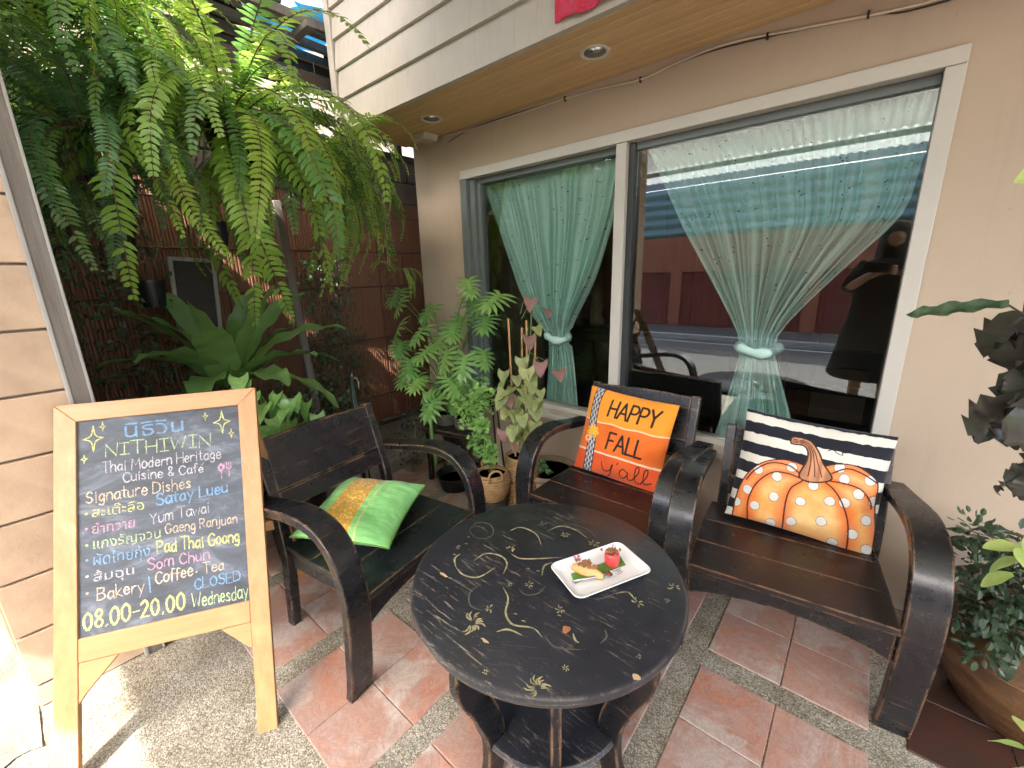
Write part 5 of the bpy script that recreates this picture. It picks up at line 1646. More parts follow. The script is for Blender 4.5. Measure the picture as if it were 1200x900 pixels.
def cutleaf_mesh(name, L, mt, seed):
    """deeply lobed leaf"""
    r = random.Random(seed)
    g = MB()
    def lobe(p, a, l_, w_):
        d = Vector((math.cos(a), math.sin(a), 0)); s = Vector((-d.y, d.x, 0))
        vs = []
        m = 5
        for k in range(m + 1):
            u = k / m
            hw = w_ / 2 * (0.55 + 1.3 * u * (1 - u) * 1.6) * (1 - u ** 4)
            z = -0.25 * l_ * u * u + 0.02 * L
            c_ = p + d * l_ * u + Vector((0, 0, z))
            vs += [c_ + s * hw + Vector((0, 0, .25 * hw)), c_, c_ - s * hw + Vector((0, 0, .25 * hw))]
        g.add(vs, [(3 * k + a_, 3 * k + a_ + 1, 3 * k + 4 + a_, 3 * k + 3 + a_) for k in range(m) for a_ in (0, 1)])
    N = 6
    for k in range(N):
        t = k / (N - 1)
        p = Vector((L * (.0 + .5 * t), 0, -.05 * L * t * t))
        ang_ = R(128 - 95 * t)
        ll = L * (.46 + .14 * math.sin(PI * (t * .8 + .1))) * r.uniform(.9, 1.1) * (1 - .2 * t)
        for sg in (-1, 1):
            lobe(p, sg * ang_, ll, L * .12)
    lobe(Vector((L * .45, 0, -.03 * L)), 0, L * .45, L * .18)
    g.add([(0, L * .08, 0.01), (L * .55, L * .09, -.04 * L + .01), (L * .55, -L * .09, -.04 * L + .01), (0, -L * .08, .01)], [(0, 1, 2, 3)])
    me = g.mesh(name, True, False)
    me.materials.append(M[mt])
    return me
def place_leaf(par, me, pos, base, r, scale=1.0, tilt=None, az=None, stem='stem', sr=0.0025, arc=0.25, name='leaf', roll=None):
    pos = Vector(pos); base = Vector(base)
    d = pos - base
    a = math.atan2(d.y, d.x) + r.uniform(-.5, .5) if az is None else az
    o = link(name, me, None, par)
    o.location = pos
    o.scale = (scale,) * 3
    o.rotation_euler = (r.uniform(-.35, .35) if roll is None else roll, (r.uniform(.2, .8) if tilt is None else tilt), a)
    if stem:
        m_ = base.lerp(pos, .55) + Vector((0, 0, arc * d.length)) - Vector((d.x, d.y, 0)) * .15
        g = MB(); g.tube(catmull([base, m_, pos], 5), [sr * (1.25 - .6 * k / 10) for k in range(11)], 5, False)
        s_ = g.build('stem', stem if stem in M else 'stem', par, smooth=True, fix=False)
    return o
def pot(label, name, cat, loc, prof, mt, rim=None, soil_r=None, soil_z=None, n=32):
    t = thing(name, label, cat, loc)
    g = MB(); g.lathe(prof, n, close=True); smooth_by_angle(g.build('pot_body', mt, t), 40)
    if rim:
        g = MB(); g.lathe(rim, n); smooth_by_angle(g.build('rim', 'rim_clay', t), 60)
    if soil_r:
        g = MB(); g.lathe([(0, soil_z), (soil_r, soil_z)], n); g.build('soil', 'soil', t, fix=False)
    return t
rg = random.Random(31)
# --- pots first
st = thing('plant_stool', 'black wooden stool carrying potted plants beside the bamboo wall', 'stool', (-2.1, 1.84, 0), R(12))
g = MB(); g.box((0, 0, .385), (.36, .28, .03)); g.build('stool_top', 'black_paint', st, bev=.004)
for a in (-1, 1):
    for b in (-1, 1):
        g = MB(); g.box((a * .145, b * .105, .185), (.032, .032, .37)); g.build('leg', 'black_paint', st, bev=.003)
    g = MB(); g.box((a * .145, 0, .1), (.02, .18, .03)); g.build('stretcher', 'black_paint', st)
sp = pot('mossy grey stone pot on the left of the black stool top', 'stone_pot', 'pot', (-2.17, 1.83, .4), [(0, 0), (.058, 0), (.075, .07), (.078, .085), (.07, .085), (.066, .07)], 'stone_pot', None, .066, .07)
rp = thing('ribbed_basket_pot', 'grey ribbed pot on the right of the black stool top', 'pot', (-2.0, 1.84, .4))
g = MB()
for k in range(7):
    rr_ = .055 + .003 * k
    g.tube([(rr_ * math.cos(a * PI / 12), rr_ * math.sin(a * PI / 12), .007 + k * .012) for a in range(25)], .0065, 6, False)
g.build('woven_side', 'grey_pot', rp, smooth=True)
g = MB(); g.lathe([(0, .07), (.07, .07)], 20); g.build('soil', 'soil', rp, fix=False)
# tall black stand with hanging bowl of roots
bs = thing('bowl_planter', 'black bowl planter of dry roots on a tall thin stand', 'planter', (-1.78, 1.88, 0))
g = MB()
for k in range(3):
    a = k * 2.094
    g.tube([(.12 * math.cos(a), .12 * math.sin(a), 0), (.05 * math.cos(a), .05 * math.sin(a), .6)], .006, 6)
g.build('stand', 'black_plastic', bs)
g = MB(); g.lathe([(0, .6), (.05, .6), (.088, .66), (.098, .668), (.1, .675), (.092, .675), (.08, .66), (0, .65)], 28); smooth_by_angle(g.build('bowl', 'black_plastic', bs), 50)
g = MB()
for k in range(40):
    a, rad = rg.uniform(0, 6.28), rg.uniform(0, .075)
    x, y = rad * math.cos(a), rad * math.sin(a)
    g.tube([(x, y, .65), (x + rg.uniform(-.04, .04), y + rg.uniform(-.04, .04), .67 + rg.uniform(0, .02)), (x + rg.uniform(-.07, .07), y + rg.uniform(-.07, .07), .665 + rg.uniform(0, .03))], .002, 3, False)
g.build('dry_roots', 'root', bs)
# wicker basket on grey pot
gp = pot('plain dark grey upturned pot under the wicker basket', 'grey_pot', 'pot', (-1.5, 1.57, 0), [(0, 0), (.085, 0), (.07, .165), (0, .168)], 'grey_pot')
wb = thing('wicker_basket', 'round wicker basket planter with looped handles', 'basket', (-1.5, 1.57, .17))
g = MB(); 
for k in range(11):
    rr_ = .062 + .032 * math.sin(PI * min(1, (k + 1) / 12)) + (.012 if k > 5 else 0) * (k - 5) / 5
    pts = [(rr_ * (1 + .02 * math.sin(a * 5 + k * PI)) * math.cos(a * PI / 16), rr_ * (1 + .02 * math.sin(a * 5 + k * PI)) * math.sin(a * PI / 16), .01 + k * .0145) for a in range(33)]
    g.tube(pts, .0085, 6, False)
g.build('woven_side', 'wicker', wb, smooth=True)
for a in (R(-35), R(145)):
    g = MB(); c_, s_ = math.cos(a), math.sin(a)
    pts = [(.1 * c_ + q * -s_, .1 * s_ + q * c_, .15 + z) for q, z in ((-.035, -.01), (-.036, .03), (-.02, .052), (0, .058), (.02, .052), (.036, .03), (.035, -.01))]
    g.tube(catmull(pts, 4), .007, 6); g.build('handle', 'wicker', wb, smooth=True)
g = MB(); g.lathe([(0, .14), (.085, .14)], 20); g.build('soil', 'soil', wb, fix=False)
# tall rattan wrapped pot behind
rw_ = thing('tall_rattan_pot', 'tall rattan wrapped pot holding the pinkish arrowhead plant', 'pot', (-1.44, 1.76, 0))
g = MB()
for k in range(26):
    rr_ = .085 + .014 * math.sin(PI * k / 25)
    g.tube([(rr_ * math.cos(a * PI / 14), rr_ * math.sin(a * PI / 14), .01 + k * .0148) for a in range(29)], .0085, 5, False)
g.build('woven_side', 'wicker', rw_, smooth=True)
g = MB(); g.lathe([(0, .36), (.088, .36)], 20); g.build('soil', 'soil', rw_, fix=False)
# clay bowl with water plants
cb = pot('wide sandy clay bowl with a dark rim below the window sill', 'clay_bowl', 'bowl', (-1.36, 1.93, 0), [(0, 0), (.1, 0), (.135, .06), (.165, .16), (.165, .235), (.15, .235), (.14, .2), (.0, .2)], 'clay',
         [(.148, .232), (.165, .228), (.176, .238), (.178, .252), (.17, .264), (.155, .262), (.147, .25), (.148, .232)])
g = MB(); g.lathe([(0, .222), (.149, .222)], 32); g.build('water', 'pond_water', cb, fix=False)
lt = leaf_mesh('lettuce_leaf', .034, .034, 'lettuce', lambda t: math.sin(PI * min(1, t * .75 + .06)) ** .6, 6, -.6, .2)
wl_ = thing('water_lettuce', 'pale green water lettuce floating in the clay bowl', 'plant', (-1.36, 1.93, .224))
for (cx, cy, s) in ((-.07, -.02, 1), (-.02, -.07, 1.1), (-.03, .0, .9), (.03, -.045, .9), (-.085, .05, .8)):
    for k in range(9):
        o = link('leaf', lt, None, wl_); a = k * 2.4
        o.location = (cx, cy, .002 * (9 - k)); o.rotation_euler = (0, -.3 - .09 * k, a); o.scale = (s * (1.15 - .05 * k),) * 3
# --- cut leaf philodendron
ph = thing('cut_leaf_philodendron', 'tall philodendron with deeply cut leaves rising from the black stool', 'plant', (0, 0, 0))
g = MB(); g.lathe([(0, 0), (.09, 0), (.115, .2), (.12, .21), (.105, .21), (.1, .19), (0, .19)], 24, c=(-2.24, 1.97, .0)); g.v = [(x, y, z + .2) for x, y, z in g.v]; g.build('pot', 'black_plastic', ph)
g = MB(); g.lathe([(0, 0), (.1, 0), (.1, .2), (0, .2)], 20, c=(-2.24, 1.97, 0)); g.build('pot_stand', 'stone_pot', ph)
cl = [cutleaf_mesh('cut_leaf', .19, 'philo', k) for k in range(4)]
pb = (-2.22, 1.94, .42)
for p in [(-2.6, 1.86, 1.24), (-2.3, 1.8, 1.06), (-2.39, 1.95, 1.19), (-1.85, 1.8, 1.37), (-1.93, 1.9, 1.25), (-1.56, 1.75, 1.29), (-1.76, 1.85, 1.15), (-2.2, 1.9, 1.01), (-2.12, 1.7, 0.95), (-2.42, 1.7, 0.75), (-2.34, 1.75, 0.73), (-1.9, 1.65, 0.79), (-2.05, 1.65, 0.63), (-1.75, 1.8, 0.95), (-2.14, 2.0, 1.12), (-1.8, 1.7, 0.93), (-2.75, 1.95, 1.3), (-2.5, 1.75, 0.95), (-2.3, 1.66, 0.86), (-2.0, 1.8, 1.1), (-2.55, 1.8, 1.08), (-2.2, 1.65, .75), (-1.95, 1.7, .95)]:
    d = Vector(p) - Vector(pb)
    toward = math.atan2(d.y - 1.1, d.x + .55)
    place_leaf(ph, rg.choice(cl), p, pb, rg, rg.uniform(.8, 1.1), tilt=rg.uniform(.35, 1.0), az=toward + rg.uniform(-.7, .7), sr=.0045, arc=.12)
# --- arrowhead vine on stakes
ar = thing('arrowhead_vine', 'arrowhead vine with olive and pinkish leaves climbing cane stakes', 'plant', (0, 0, 0))
hp = lambda t: max(0.0, math.cos(t * PI / 2)) ** .85 * (.86 + .14 * math.sin(PI * min(1, t * 2)))
al = [leaf_mesh('arrow_leaf', .066, .072, 'arrow', hp, 8, .6, .14, .07, 2, .28, k) for k in range(3)]
ap = [leaf_mesh('arrow_leaf_pink', .066, .068, 'arrow_pink', hp, 8, .7, .14, .06, 2, .28, 9 + k) for k in range(2)]
ab = (-1.44, 1.76, .4)
AP = [(-1.38, 1.8, 1.27, 1), (-1.28, 1.8, 1.22, 1), (-1.36, 1.75, 1.08, 1), (-1.39, 1.85, 1.12, 0), (-1.37, 1.7, 0.97, 0), (-1.3, 1.65, 0.93, 0), (-1.25, 1.7, 0.96, 1), (-1.17, 1.75, 0.92, 1), (-1.41, 1.7, 0.87, 0), (-1.24, 1.6, 0.88, 0), (-1.34, 1.65, 0.82, 0), (-1.24, 1.68, 0.82, 0), (-1.43, 1.65, 0.76, 1), (-1.28, 1.6, 0.79, 0), (-1.27, 1.68, 0.72, 0), (-1.3, 1.6, 0.69, 0), (-1.32, 1.55, 0.63, 0), (-1.43, 1.6, 0.58, 1), (-1.25, 1.65, 0.65, 0), (-1.27, 1.7, 0.76, 0), (-1.5, 1.65, 0.77, 1), (-1.35, 1.6, 0.54, 1), (-1.38, 1.64, .7, 0), (-1.36, 1.62, .62, 0), (-1.3, 1.66, .58, 0), (-1.45, 1.66, .68, 0), (-1.33, 1.7, .9, 0)]
AP += [(rg.uniform(-1.5, -1.24), rg.uniform(1.6, 1.72), rg.uniform(.5, .9), 0) for _ in range(26)]
for (x, y, z, pk) in AP:
    b_ = (-1.43 + rg.uniform(-.02, .02), 1.78, max(.4, z - rg.uniform(.05, .12)))
    place_leaf(ar, rg.choice(ap if pk else al), (x, y, z), b_, rg, rg.uniform(.85, 1.25), tilt=rg.uniform(.5, 1.2), az=R(-60) + rg.uniform(-1.0, 1.0), sr=.002, arc=.3)
g = MB(); g.tube(catmull([(-1.43, 1.78, .38), (-1.44, 1.8, .7), (-1.41, 1.82, 1.0), (-1.39, 1.82, 1.3)], 5), .004, 6); g.build('vine_stem', 'stem', ar, smooth=True)
for (x, y, z1, lean) in ((-1.48, 1.76, 1.17, -.03), (-1.455, 1.785, 1.12, .02), (-1.415, 1.80, 1.16, .0), (-1.40, 1.82, 1.08, .03)):
    g = MB(); g.tube([(x, y, .3), (x + lean, y, z1)], [.0065, .006], 6)
    tag(g.build('cane_stake', 'cane'), {-1.48: 'light cane stake leaning left out of the tall rattan pot', -1.455: 'light cane stake second from the left in the tall rattan pot', -1.415: 'light cane stake third from the left in the tall rattan pot', -1.40: 'light cane stake rightmost in the tall rattan pot'}[x], 'stake', 'cane stakes in the rattan pot')
# --- fine bright foliage in basket and over stool
def puff(name, label, spots, mt, seed, cat='plant', lw=.013, ll=.02, n=90):
    r = random.Random(seed)
    t = thing(name, label, cat, (0, 0, 0))
    for (x, y, z, rad, bx, by, bz) in spots:
        g = MB()
        for k in range(n):
            v = Vector((r.gauss(0, 1), r.gauss(0, 1), r.gauss(0, 1))).normalized() * rad * r.uniform(.35, 1.05)
            p = Vector((x, y, z)) + v * 1.0
            d = (v.normalized() + Vector((0, 0, r.uniform(-.3, .6)))).normalized()
            s = d.cross(Vector((r.uniform(-1, 1), r.uniform(-1, 1), 1))).normalized()
            for q in range(5):
                a = (q - 2) * .62
                dd = (d * math.cos(a) + s * math.sin(a)).normalized()
                ss = (s * math.cos(a) - d * math.sin(a)).normalized()
                l_ = ll * r.uniform(.7, 1.2)
                g.add([p, p + dd * l_ * .5 + ss * lw * .3, p + dd * l_, p + dd * l_ * .5 - ss * lw * .3], [(0, 1, 2, 3)])
        g.build('foliage', mt, t, fix=False)
        g = MB()
        for k in range(5):
            g.tube([(bx + r.uniform(-.02, .02), by + r.uniform(-.02, .02), bz), (x + r.uniform(-rad, rad) * .4, y + r.uniform(-rad, rad) * .4, z + r.uniform(-.3, .5) * rad)], .0018, 4, False)
        g.build('stem', 'stem', t)
    return t
puff('ferny_bush', 'bright feathery plant growing in the wicker basket', [(-1.5, 1.5, .53, .075, -1.5, 1.57, .32), (-1.47, 1.53, .46, .05, -1.5, 1.57, .32), (-1.55, 1.56, .6, .04, -1.5, 1.57, .32)], 'parsley', 3)
puff('ferny_bush', 'wide bright feathery bush overflowing the right of the black stool', [(-1.78, 1.72, .72, .11, -1.98, 1.84, .48), (-1.68, 1.66, .66, .1, -1.98, 1.84, .48), (-1.9, 1.72, .66, .09, -1.98, 1.84, .48), (-1.6, 1.64, .74, .08, -1.98, 1.84, .48), (-1.75, 1.66, .58, .08, -1.98, 1.84, .48)], 'parsley', 4, n=120)
hl = [leaf_mesh('heart_leaf', .07, .062, 'heart', hp, 8, .6, .15, .04, 2, .4, k) for k in range(3)]
pl2 = thing('broad_leaf_plant', 'light green broad leaved plant in the mossy stone pot', 'plant', (0, 0, 0))
for k in range(26):
    a = rg.uniform(-2.6, .6); rad = rg.uniform(.04, .13)
    p = (-2.12 + rad * math.cos(a), 1.78 + rad * math.sin(a), .55 + rg.uniform(0, .14))
    o = place_leaf(pl2, rg.choice(hl), p, (-2.15, 1.83, .47), rg, rg.uniform(.9, 1.25), tilt=rg.uniform(.2, .9))
# cactus like trailing stem
tr = MB(); tr.tube(catmull([(-2.13, 1.72, .62), (-2.12, 1.67, .52), (-2.13, 1.66, .38), (-2.12, 1.67, .2), (-2.13, 1.67, .12)], 5), [.006 + .008 * math.sin(PI * k / 21) for k in range(21)], 6)
tag(tr.build('trailing_cactus', 'philo', smooth=True), 'pale green trailing stem hanging in front of the black stool', 'cactus')
# dark dry clutter beneath the stool
puff('dry_bush', 'dark dry plant standing between the pipe and the black stool', [(-2.42, 1.72, .3, .12, -2.42, 1.72, 0), (-2.35, 1.62, .18, .1, -2.4, 1.7, 0), (-2.45, 1.75, .42, .09, -2.42, 1.72, 0)], 'black_leaf', 8, n=70)
tub = pot('low black plastic tub under the black stool', 'plastic_tub', 'tub', (-2.0, 1.74, 0), [(0, 0), (.1, 0), (.13, .1), (.135, .1), (.135, .108), (.125, .108), (.1, .03)], 'black_plastic', None, .11, .06)
g = MB(); g.tube([(-3.44, 2.1, .06), (-3.35, 2.1, .1), (-3.35, 2.6, .1), (-3.35, 2.75, .0)], .018, 8); tag(g.build('water_pipe', 'grey_pot', smooth=True), 'grey pipe along the foot of the bamboo wall', 'pipe')
rod = thing('iron_garden_stand', 'thin dark green iron stand rising behind the left chair back', 'stand', (-2.3, 1.24, 0))
g = MB(); g.tube([(0, 0, 0), (-.01, 0, .84)], .012, 8); g.tube([(.03, .03, 0), (0, 0, .84)], .006, 6); g.tube([(-.03, .0, 0), (0, 0, .5)], .006, 6); g.build('pole', 'green_metal', rod, smooth=True)
g = MB(); g.tube([(0, 0, .84), (.0, .0, .86)], [.016, .012], 8); g.build('cap', 'green_metal', rod)
g = MB(); g.tube([(0, 0, .82), (.03, .01, .835), (.045, .015, .80), (.04, .01, .77)], .003, 6); g.build('hook', 'ivory', rod)

# --- bird's nest fern, heart leaf plant, climber, post, frame
nf = thing('birds_nest_fern', 'bird\'s nest fern with long strap leaves under the hanging ferns', 'fern', (0, 0, 0))
nb = Vector((-2.66, .72, .8))
sl = lambda t: min(1, t * 3.2 + .2) ** .8 * (1 - max(0, t - .72) / .29) ** .7
for k, (p, w_, cv) in enumerate([((-2.6, .3, 1.06), .1, .9), ((-2.85, .36, 1.25), .1, .6), ((-2.75, .46, 1.22), .11, .7), ((-2.62, .62, 1.22), .11, .3), ((-2.85, 1.0, 1.3), .12, .5), ((-2.75, 1.11, 1.27), .12, .7), ((-2.56, 1.25, 1.12), .11, .9), ((-2.5, 1.2, .95), .1, 1.0), ((-2.25, 1.08, .76), .1, 1.1), ((-2.65, 1.03, 1.1), .12, .6), ((-2.25, .5, .93), .12, .9), ((-2.2, .8, .93), .13, .8), ((-2.3, .95, 1.02), .11, .8), ((-3.0, .6, 1.3), .1, .5), ((-2.35, .4, 1.1), .11, .9), ((-2.3, .62, 1.16), .12, .6), ((-2.45, .9, 1.28), .11, .3)]):
    d = Vector(p) - nb
    L_ = d.length * 1.12
    me = leaf_mesh('strap_leaf', L_ * 1.1, w_ * 1.35, 'nest', sl, 18, cv * 1.5, .2, .16, 4.5, 0, k, e0=math.asin(d.z / d.length) + cv * .6)
    o = link('leaf', me, None, nf); o.location = nb; o.rotation_euler = (rg.uniform(-.2, .2), 0, math.atan2(d.y, d.x))
g = MB(); g.lathe([(0, -.22), (.1, -.22), (.13, -.02), (.14, 0), (.12, 0), (0, -.02)], 20, c=tuple(nb)); g.build('pot', 'black_plastic', nf)
g = MB(); g.lathe([(0, 0), (.12, 0), (.12, .58), (0, .58)], 16, c=(nb.x, nb.y, 0)); tag(g.build('pot_plinth', 'block'), 'rough block plinth under the bird\'s nest fern', 'plinth')
hp_ = thing('heart_leaf_plant', 'cluster of glossy heart shaped leaves behind the left chair back', 'plant', (0, 0, 0))
hb = [leaf_mesh('big_heart_leaf', .085, .075, 'heart', hp, 8, .7, .18, .05, 2, .25, 20 + k) for k in range(3)]
for k in range(80):
    p = (-2.03 + rg.uniform(-.1, .06), rg.uniform(.6, .9), 0)
    z = .93 - (p[1] - .62) * .7 + rg.uniform(-.36, .05)
    place_leaf(hp_, rg.choice(hb), (p[0], p[1], z), (-2.1 + rg.uniform(-.03, .03), .76, .45), rg, rg.uniform(.8, 1.15), tilt=rg.uniform(.4, 1.2), az=rg.uniform(-1.5, .4), sr=.003, arc=.15)
g = MB(); g.lathe([(0, 0), (.12, 0), (.15, .4), (.155, .43), (.14, .43), (.13, .4), (0, .4)], 24, c=(-2.12, .76, 0)); g.build('pot', 'black_plastic', hp_)
def climber(label, boxes, n, seed, mt='climber', s0=.03):
    r = random.Random(seed); t = thing('climbing_plant', label, 'climber', (0, 0, 0)); g = MB()
    for k in range(n):
        b = r.choice(boxes)
        p = Vector((r.uniform(b[0], b[1]), r.uniform(b[2], b[3]), r.uniform(b[4], b[5])))
        d = Vector((r.uniform(0, 1), r.uniform(-1, 1), r.uniform(-1, .4))).normalized(); s = d.cross(Vector((r.uniform(-1, 1), r.uniform(-1, 1), 1))).normalized(); l_ = s0 * r.uniform(.6, 1.5)
        g.add([p, p + d * l_ * .45 + s * l_ * .32, p + d * l_, p + d * l_ * .45 - s * l_ * .32], [(0, 1, 2, 3)])
    g.build('foliage', mt, t, fix=False)
    g = MB()
    for k in range(14):
        b = r.choice(boxes); x, y = r.uniform(b[0], b[1]), r.uniform(b[2], b[3])
        g.tube([(x, y, 0.02), (x + r.uniform(-.05, .05), y + r.uniform(-.05, .05), (b[4] + b[5]) / 2), (x, y, b[5])], .003, 4, False)
    g.build('stem', 'root', t)
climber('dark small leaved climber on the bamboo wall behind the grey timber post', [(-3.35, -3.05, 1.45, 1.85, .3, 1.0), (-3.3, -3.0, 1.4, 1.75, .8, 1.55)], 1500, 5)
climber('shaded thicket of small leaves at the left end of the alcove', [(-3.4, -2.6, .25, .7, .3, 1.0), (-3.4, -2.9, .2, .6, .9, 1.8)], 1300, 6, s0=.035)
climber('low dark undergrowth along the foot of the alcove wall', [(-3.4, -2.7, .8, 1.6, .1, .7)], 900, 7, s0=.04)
g = MB(); g.box((0, 0, .95), (.05, .05, 1.9)); o = g.build('alcove_post', 'old_wood', bev=.005); o.location = (-3.0, 1.33, 0); o.rotation_euler = (R(2), R(-1), 0)
tag(o, 'rough pale timber post standing in the alcove below the ferns', 'post')
pf = thing('old_picture_frame', 'small chipped whitish frame hanging before the bamboo wall', 'frame', (-3.05, .74, 1.33)); pf.rotation_euler = (R(-4), 0, R(-8))
for (y, z, dy, dz, nm) in ((-.1, 0, .022, .42, 'side'), (.1, 0, .022, .42, 'side'), (0, -.2, .178, .022, 'rail'), (0, .2, .178, .022, 'rail')):
    g = MB(); g.box((0, y, z), (.02, dy, dz)); g.build('frame_' + nm, 'edge_metal', pf, bev=.003)
g = MB(); g.box((-.004, 0, 0), (.004, .18, .38)); g.build('dark_picture', 'dark_timber', pf)
g = MB(); g.tube([(0, -.08, .2), (0, 0, .32), (0, .08, .2)], .0015, 4); g.build('hanging_wire', 'wire_black', pf)
for k, (x, y, z, lb) in enumerate([(-2.95, .45, 1.55, 'black plastic pot on the wall left of the old frame, upper'), (-2.95, .52, 1.28, 'black plastic pot on the wall left of the old frame, lower'), (-3.2, .95, 1.62, 'small wire basket pot on the bamboo right of the old frame')]):
    q = pot(lb, 'wall_pot', 'pot', (x, y, z), [(0, 0), (.05, 0), (.07, .13), (.075, .13), (.075, .14), (.065, .14), (.06, .11)], 'black_plastic', None, .06, .11)
# terracotta shard and pot behind the easel
pot('small dark brown pot standing on the aggregate behind the easel', 'low_pot', 'pot', (-2.07, .28, 0), [(0, 0), (.06, 0), (.08, .08), (.085, .1), (.075, .1), (.07, .08)], 'glaze', None, .07, .08)

# --- right side plants
gz = thing('glazed_pot', 'big brown glazed pot against the wall on the right', 'pot', (.555, 1.80, 0))
g = MB(); g.lathe([(0, 0), (.13, 0), (.17, .04), (.225, .14), (.245, .23), (.235, .3), (.205, .345), (.2, .36), (.222, .372), (.232, .385), (.222, .396), (.2, .392), (.19, .37), (.18, .34), (0, .33)], 48); smooth_by_angle(g.build('pot_body', 'glaze', gz), 60)
g = MB(); g.tube([(.243 * math.cos(k * PI / 24), .243 * math.sin(k * PI / 24), .262) for k in range(49)], .006, 6, False); g.build('raised_band', 'glaze', gz, smooth=True)
bp2 = pot('black plastic pot resting on the big brown glazed pot', 'black_pot', 'pot', (.60, 1.75, .38), [(0, 0), (.1, 0), (.125, .17), (.135, .175), (.135, .195), (.12, .195), (.115, .16)], 'black_plastic', None, .115, .16)
zf_ = [frond_mesh('zz_stem', .26, .026, 17, R(40 - 20 * k), R(130 + 20 * k), .017, 60 + k, 'zz', curl=.2, sweep=.45, seg=3, tipw=3) for k in range(3)]
zz = thing('dark_leafy_plant', 'dark glossy leaved plant spilling over the big brown glazed pot', 'plant', (.46, 1.66, .55))
for k in range(22):
    o = link('leafy_stem', zf_[k % 3], None, zz); az = R(rg.uniform(-225, -70)); s = rg.uniform(.6, .9)
    o.location = (rg.uniform(-.07, .03), rg.uniform(-.06, .06), rg.uniform(-.16, .1)); o.scale = (s,) * 3
    o.rotation_euler = (rg.uniform(-.6, .6), rg.uniform(-.2, .9), az)
zr = random.Random(77)
for (x, y, z, rad) in [(-.14, -.05, .12, .055), (-.12, -.07, .03, .065), (-.1, -.08, -.06, .065), (-.13, -.04, -.14, .05), (-.05, -.1, .0, .07), (-.06, -.1, -.1, .065), (-.07, -.06, .1, .06), (-.08, -.1, -.19, .045), (.0, -.1, -.06, .06)]:
    g = MB()
    for k in range(75):
        v = Vector((zr.gauss(0, 1), zr.gauss(0, 1), zr.gauss(0, 1))).normalized() * rad * zr.uniform(.4, 1.05)
        p = Vector((x, y, z)) + v
        d = (v.normalized() + Vector((0, 0, zr.uniform(-.9, .4)))).normalized(); sd = d.cross(Vector((zr.uniform(-1, 1), zr.uniform(-1, 1), 1))).normalized()
        n3 = d.cross(sd); l_ = zr.uniform(.02, .034); w2 = l_ * .26
        g.add([p, p + d * l_ * .35 + sd * w2 + n3 * .003, p + d * l_ * .75 + sd * w2 * .8 + n3 * .003, p + d * l_, p + d * l_ * .75 - sd * w2 * .8 + n3 * .003, p + d * l_ * .35 - sd * w2 + n3 * .003], [(0, 1, 2, 3), (0, 3, 4, 5)])
    tag(g.build('leaf_cluster', 'zz', zz, fix=False), kind='stuff')
cr_ = [leaf_mesh('crinkled_leaf', .135, .1, 'black_leaf', lambda t: math.sin(PI * (t * .93 + .05)) ** .6, 9, .7 + .3 * k, .3, .3, 4, .1, 30 + k, .065) for k in range(4)]
bl2 = thing('black_leaved_plant', 'hanging plant with crinkled blackish leaves at the right edge', 'plant', (.33, 1.32, 1.25))
for (x, y, z) in [(.22, 1.33, 1.29), (.25, 1.3, 1.31), (.25, 1.3, 1.26), (.22, 1.33, 1.26), (.25, 1.35, 1.17), (.27, 1.3, 1.19), (.24, 1.3, 1.13), (.27, 1.32, 1.13), (.24, 1.33, 1.1), (.29, 1.3, 1.05), (.3, 1.3, .99), (.285, 1.33, .98), (.27, 1.33, 1.2), (.3, 1.31, 1.22), (.26, 1.31, 1.16), (.3, 1.3, 1.1), (.32, 1.3, .95)]:
    o = link('leaf', rg.choice(cr_), None, bl2)
    o.location = Vector((x + .03, y, z)) - Vector(bl2.location); o.rotation_euler = (rg.uniform(-1, 1), rg.uniform(.1, 1.5), R(rg.uniform(150, 290))); o.scale = (rg.uniform(.6, .95),) * 3
gl_ = leaf_mesh('long_green_leaf', .155, .032, 'climber', lambda t: math.sin(PI * (t * .93 + .05)) ** .5, 16, .15, .25, .35, 3.5, 0, 2, .03)
o = link('long_leaf', gl_, None, bl2); o.location = Vector((.215, 1.31, 1.318)) - Vector(bl2.location); o.rotation_euler = (R(60), R(8), R(184))
g = MB(); g.tube(catmull([(.04, -.01, -.35), (.0, 0, -.2), (-.03, .0, .0), (.0, 0, .1), (.05, 0, .6)], 5), .004, 6); g.tube([(-.03, 0, .0), (-.12, 0, .07)], .002, 4); g.build('stem', 'root', bl2)
ll_ = [leaf_mesh('lime_leaf', .075, .05, 'lime', lambda t: math.sin(PI * (t * .93 + .05)) ** .8, 8, .4, .2, .03, 2, 0, 50 + k) for k in range(2)]
lp1 = thing('lime_leaf_plant', 'light green leaves of a plant behind the black pot on the right', 'plant', (.42, 1.5, .6))
for k in range(14):
    o = link('leaf', ll_[k % 2], None, lp1); o.location = (rg.uniform(-.05, .06), rg.uniform(-.05, .05), .02 + rg.uniform(.0, .15)); o.rotation_euler = (rg.uniform(-.5, .5), rg.uniform(-.2, .8), R(rg.uniform(120, 330)))
g = MB(); g.tube([(.1, .12, -.05), (.03, .03, .05), (0, 0, .1)], .004, 5); g.build('stem', 'stem', lp1)
lp2 = thing('lime_leaf_plant', 'single pale green leaf entering at the right edge near the window head', 'plant', (.17, 1.0, 1.55))
o = link('leaf', ll_[0], None, lp2); o.location = (.02, 0, -.01); o.rotation_euler = (R(50), R(20), R(175)); o.scale = (.8,) * 3
g = MB(); g.tube([(.02, 0, -.01), (.1, .02, .02), (.3, .05, .3)], .002, 5); g.build('stem', 'stem', lp2)
lp3 = thing('lime_leaf_plant', 'pale green leaves at the lower right corner of the view', 'plant', (.37, 1.1, .2))
